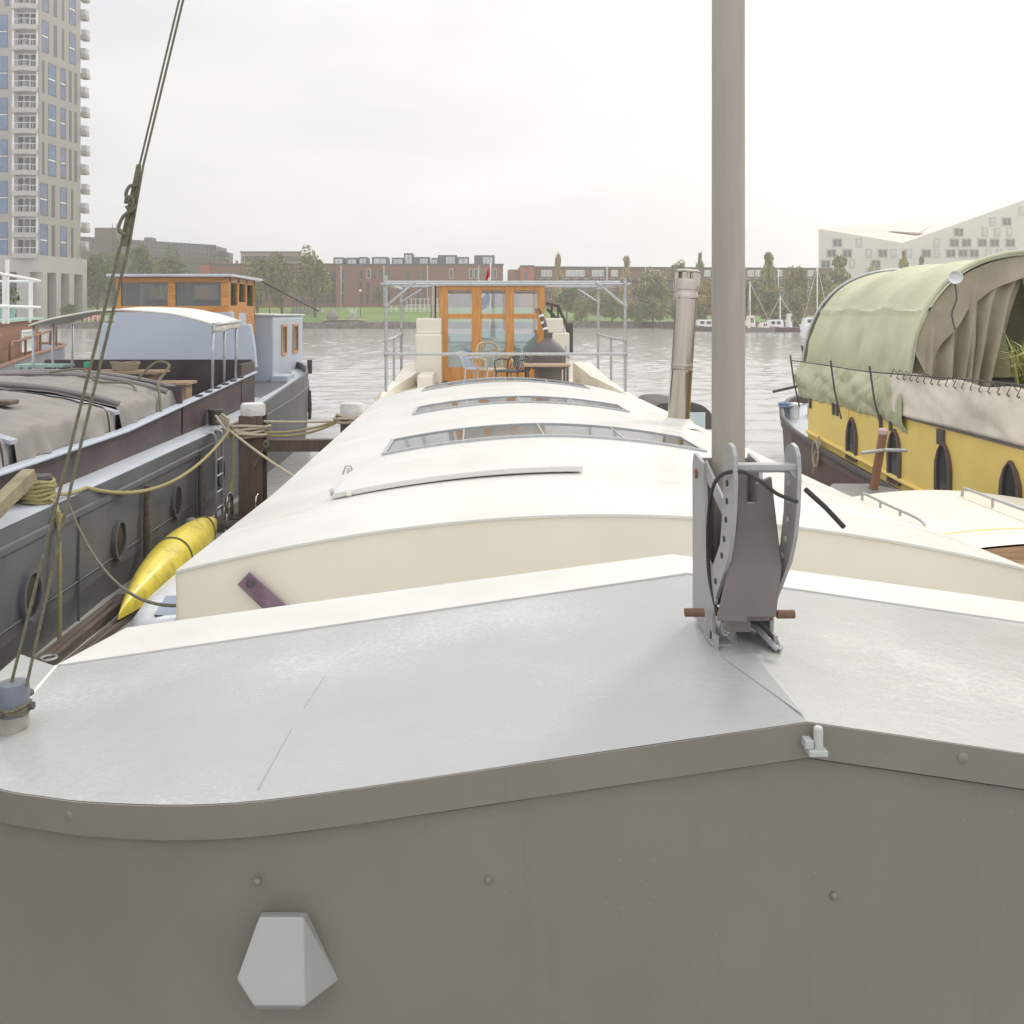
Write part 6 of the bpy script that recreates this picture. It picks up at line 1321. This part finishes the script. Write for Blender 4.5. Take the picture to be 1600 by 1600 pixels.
tree('olive tree at the foot of the pale folded building', 1312, 50, 402, 480, 186, 'leafo', 'col', 6)
tree('orange autumn tree below the folded roof valley', 1368, 44, 408, 470, 205, 'leafy', seed=4)
tree('yellow poplar before the folded roof valley', 1412, 26, 394, 470, 203, 'leafy', 'col', 7)
tree('yellow poplar above the green tent', 1440, 22, 402, 470, 210, 'leafo', 'col', 5)
tree('low hedge bush on the bank behind the right moored boats', 1215, 70, 474, 506, 166, 'leafo', seed=4, cat='bush', nm='bush')
tree('dark bank bush between the willow and the autumn tree', 1062, 40, 470, 505, 182, 'leaf', seed=1, cat='bush', nm='bush')
tree('low green bush left of the quay below the tower', 108, 36, 474, 502, 196, 'leaf', seed=3, cat='bush', nm='bush')

# ------------------------------------------------------------------ park furniture
lp = thing('street_lamp', 'thin street lamp with a pale globe on the lawn before the brick block', 'lamp', (Xp(563, 205), 205, 2.5))
m = MB(); m.tube([(Xp(563, 205), 205, 2), (Xp(563, 205), 205, Zp(456, 205))], .07, 8); m.build('post', M['iron'], lp)
m = MB(); m.lathe([(.05, -.2), (.3, 0), (.3, .25), (.05, .4)], (Xp(563, 205), 205, Zp(455, 205)), 12); m.build('lamp_head', M['whitepl'], lp)
sc_ = thing('sculpture', 'dark grey pear shaped sculpture on a sandy patch of lawn', 'sculpture', (Xp(520, 192), 192, 1.9))
m = MB(); m.lathe([(.5, 0), (1.05, .4), (1.15, 1.0), (.8, 1.7), (.35, 2.3), (.05, 2.5)], (Xp(519, 192), 192, 1.5), 16); m.build('body', M['slate'], sc_)
m = MB(); m.lathe([(.3, 0), (.5, .5), (.45, .9), (.02, 1.1)], (Xp(525, 192), 191.6, 1.6), 12); m.build('small_lobe', M['slate'], sc_)
fr_ = thing('climbing_frame', 'pale wire climbing frame beside the pear shaped sculpture', 'climbing frame', (Xp(550, 193), 193, 1.6))
m = MB(); g = random.Random(2)
for k in range(26):
    a = Vector((Xp(g.uniform(539, 562), 193), 193 + g.uniform(-1, 1), 1.6)); b_ = Vector((Xp(g.uniform(542, 560), 193), 193 + g.uniform(-1, 1), g.uniform(2.5, 4.2))); m.tube([a, b_], .035, 4)
m.build('bars', M['galv'], fr_)
def fence(nm, label, pa, pb, d, z, h, n, mat):
    t = thing(nm, label, 'fence', (Xp((pa + pb) / 2, d), d, z)); m = MB()
    for q in (1, .5): m.beam((Xp(pa, d), d, z + h * q), (Xp(pb, d), d, z + h * q), .09, .09)
    m.build('rail', mat, t)
    for k in range(n + 1): m = MB(); x = Xp(pa + (pb - pa) * k / n, d); m.box(x - .06, x + .06, d - .06, d + .06, z - .3, z + h + .1); m.build('post', mat, t)
fence('park_fence', 'low white rail fence across the lawn left of the wooden wheelhouse', 604, 695, 214, 3.6, 1.0, 12, M['whiter'])
fence('goal_frame', 'tall white barred frame on the lawn seen left of the wheelhouse', 636, 690, 216, 3.6, 2.6, 8, M['whiter'])
fence('quay_fence', 'white railing on the quay behind the canopy of the grey barge', 132, 200, 190, 1.3, 1.1, 10, M['whiter'])
sp_ = MB(); sp_.lathe([(4.5, 0), (4.4, .05), (.1, .06)], (Xp(538, 192.5), 192.5, 1.62), 24); tag(sp_.build('sand_patch', pmat('sand', (.42, .36, .26), .9)), kind='structure')
pv = thing('park_pavilion', 'low grey pavilion with dark supports on the lawn left of the sculpture', 'pavilion', (Xp(490, 215), 215, 3))
m = MB(); m.box(Xp(455, 215), Xp(502, 215), 215, 219, 1.5, Zp(482, 215)); m.build('wall', M['concretel'], pv)
m = MB()
for k in range(8): x = Xp(458 + k * 6, 214); m.box(x - .1, x + .1, 213.8, 214, Zp(482, 214), Zp(470, 214))
m.beam((Xp(456, 214), 213.9, Zp(470, 214)), (Xp(502, 214), 213.9, Zp(470, 214)), .25, .25); m.build('railing', M['iron'], pv)
car = thing('parked_car', 'small red car parked on the quay behind the cream canopy', 'car', (Xp(142, 193), 193, 1.3))
xc = Xp(142, 193)
m = MB(); m.loft([[Vector((xc + x, 192 + y, z)) for y in (0, 1.7) for z in ()] or [Vector((xc + x, 192.0, 1.55)), Vector((xc + x, 192.0, 1.55 + h1)), Vector((xc + x, 192.25, 1.55 + h2)), Vector((xc + x, 193.5, 1.55 + h2)), Vector((xc + x, 193.75, 1.55 + h1)), Vector((xc + x, 193.75, 1.55))] for x, h1, h2 in ((-2.1, .45, .5), (-1.9, .6, .65), (-1.2, .65, .7), (-.7, .7, 1.15), (.7, .7, 1.18), (1.4, .68, .75), (2.0, .55, .6), (2.1, .4, .45))], True); m.build('body', M['red'], car)
for x in (-1.3, 1.3): m = MB(); m.tube([(xc + x, 191.95, 1.6), (xc + x, 192.2, 1.6)], .32, 14); m.build('wheel', M['black'], car)
m = MB(); m.add([(xc - .75, 191.97, 2.27), (xc + .8, 191.97, 2.27), (xc + .6, 192.2, 2.68), (xc - .6, 192.2, 2.68)], [(0, 1, 2, 3)]); m.build('side_window', M['panedark'], car)

# ------------------------------------------------------------------ boats moored along the right bank
def moored(nm, label, pa, pb, d, hullh, hullmat, cab, cabmat, mastpx=None, masty=None):
    x0, x1 = Xp(pa, d), Xp(pb, d); t = thing(nm, label, 'boat', ((x0 + x1) / 2, d, 0), 'boats moored along the far right bank'); L = x1 - x0
    m = MB(); m.loft([[Vector((x0 + L * u, d - k, hullh + e)), Vector((x0 + L * (.04 + .92 * u), d - k * .8, -.2)), Vector((x0 + L * (.04 + .92 * u), d + k * .8, -.2)), Vector((x0 + L * u, d + k, hullh + e))] for u, k, e in ((0, .3, .35), (.12, 1.0, .2), (.4, 1.5, .05), (.8, 1.5, .0), (1, 1.2, .05))], True); m.build('hull', hullmat, t)
    for (a, b_, h0, h1) in cab:
        m = MB(); xa, xb = x0 + L * a, x0 + L * b_; m.loft([[Vector((xa, d - 1.0, h0)), Vector((xb, d - 1.0, h0)), Vector((xb, d + 1, h0)), Vector((xa, d + 1, h0))], [Vector((xa + .3, d - .85, h1)), Vector((xb - .15, d - .85, h1)), Vector((xb - .15, d + .85, h1)), Vector((xa + .3, d + .85, h1))]], True); co_ = m.build('cabin', cabmat, t)
        m = MB(); n_ = max(int((xb - xa) / 1.0), 2)
        for k in range(n_): q = xa + .45 + (xb - xa - .7) * k / n_; m.box(q, q + (xb - xa - .7) / n_ * .65, d - 1.0, d - .86, h0 + (h1 - h0) * .42, h0 + (h1 - h0) * .8)
        m.build('cabin_window', M['panedark'], co_)
    if mastpx:
        m = MB(); xm = Xp(mastpx, d); m.tube([(xm, d, hullh), (xm, d, Zp(masty, d))], [.11, .07], 8); m.tube([(xm, d, Zp(masty + 2, d)), (x1 - .2, d, hullh + .2)], .025, 4); m.tube([(xm, d, Zp(masty + 2, d)), (x0 + .3, d, hullh + .2)], .025, 4); m.build('mast', M['whiter'], t)
moored('motor_launch', 'white motor launch with a grey canopy between stove pipe and mast', 1084, 1120, 158, .75, M['hullbrown'], ((.1, .85, .7, 1.9),), M['whitepl'])
moored('work_boat', 'low dark work boat with a pale wheelhouse just right of the mast', 1164, 1208, 150, .7, M['slate'], ((.05, .32, .7, 2.6), (.5, .8, .7, 1.5)), M['canvasbeige'], 1172, 440)
moored('flat_barge', 'flat brown barge with a white deckhouse near the right bank', 1192, 1252, 152, .7, M['hullbrown'], ((.10, .50, .7, 1.95), (.62, .72, .7, 2.9)), M['whitepl'], 1219, 462)
moored('white_sailboat', 'white sailing yacht with a tall bare mast left of the green tent', 1250, 1300, 146, .95, M['whitepl'], ((.08, .62, .95, 2.3),), M['whitepl'], 1277, 414)
# more growth along the right bank
for k, (lab, px, w_, yt, yb_, d, mt, sd_) in enumerate((
    ('olive bush beside the right end of the wheelhouse stair rail', 908, 40, 462, 503, 200, 'leafo', 2), ('dense green bush in the middle of the bank seen through the pipe frame', 956, 46, 452, 505, 196, 'leaf', 4),
    ('dull green bush below the right pipe frame post', 1000, 44, 468, 507, 186, 'leaf', 1), ('olive bush at the foot of the autumn tree', 1092, 50, 468, 503, 178, 'leafo', 3),
    ('grey green bush just left of the mast on the bank', 1130, 52, 448, 500, 176, 'leafo', 1), ('green bush hidden half by the mast', 1160, 46, 440, 502, 174, 'leaf', 2),
    ('green bush under the tall poplar right of the mast', 1206, 56, 452, 505, 168, 'leaf', 3), ('olive bush under the broad tree behind the flat barge', 1246, 56, 450, 506, 165, 'leafo', 2),
    ('dull olive bush at the tent side of the sailing yacht', 1290, 60, 446, 506, 163, 'leafo', 4), ('dark bush between the two poplars behind the tent', 1340, 60, 440, 500, 168, 'leaf', 1))):
    tree(lab, px, w_, yt, yb_, d, mt, seed=sd_, cat='bush', nm='bush')
# ------------------------------------------------------------------ the hazy air over the harbour
hm = bpy.data.materials.new('harbour_haze'); hm.use_nodes = True; ht = hm.node_tree; ht.nodes.clear()
ho_ = ht.nodes.new('ShaderNodeOutputMaterial'); hv = ht.nodes.new('ShaderNodeVolumePrincipled')
hv.inputs['Color'].default_value = (.97, .95, .92, 1); hv.inputs['Density'].default_value = .001; hv.inputs['Anisotropy'].default_value = .6
ht.links.new(hv.outputs[0], ho_.inputs['Volume'])
hx = MB(); hx.box(-440, 480, -50, 350, -1.5, 84)
tag(hx.build('haze', hm), kind='stuff')
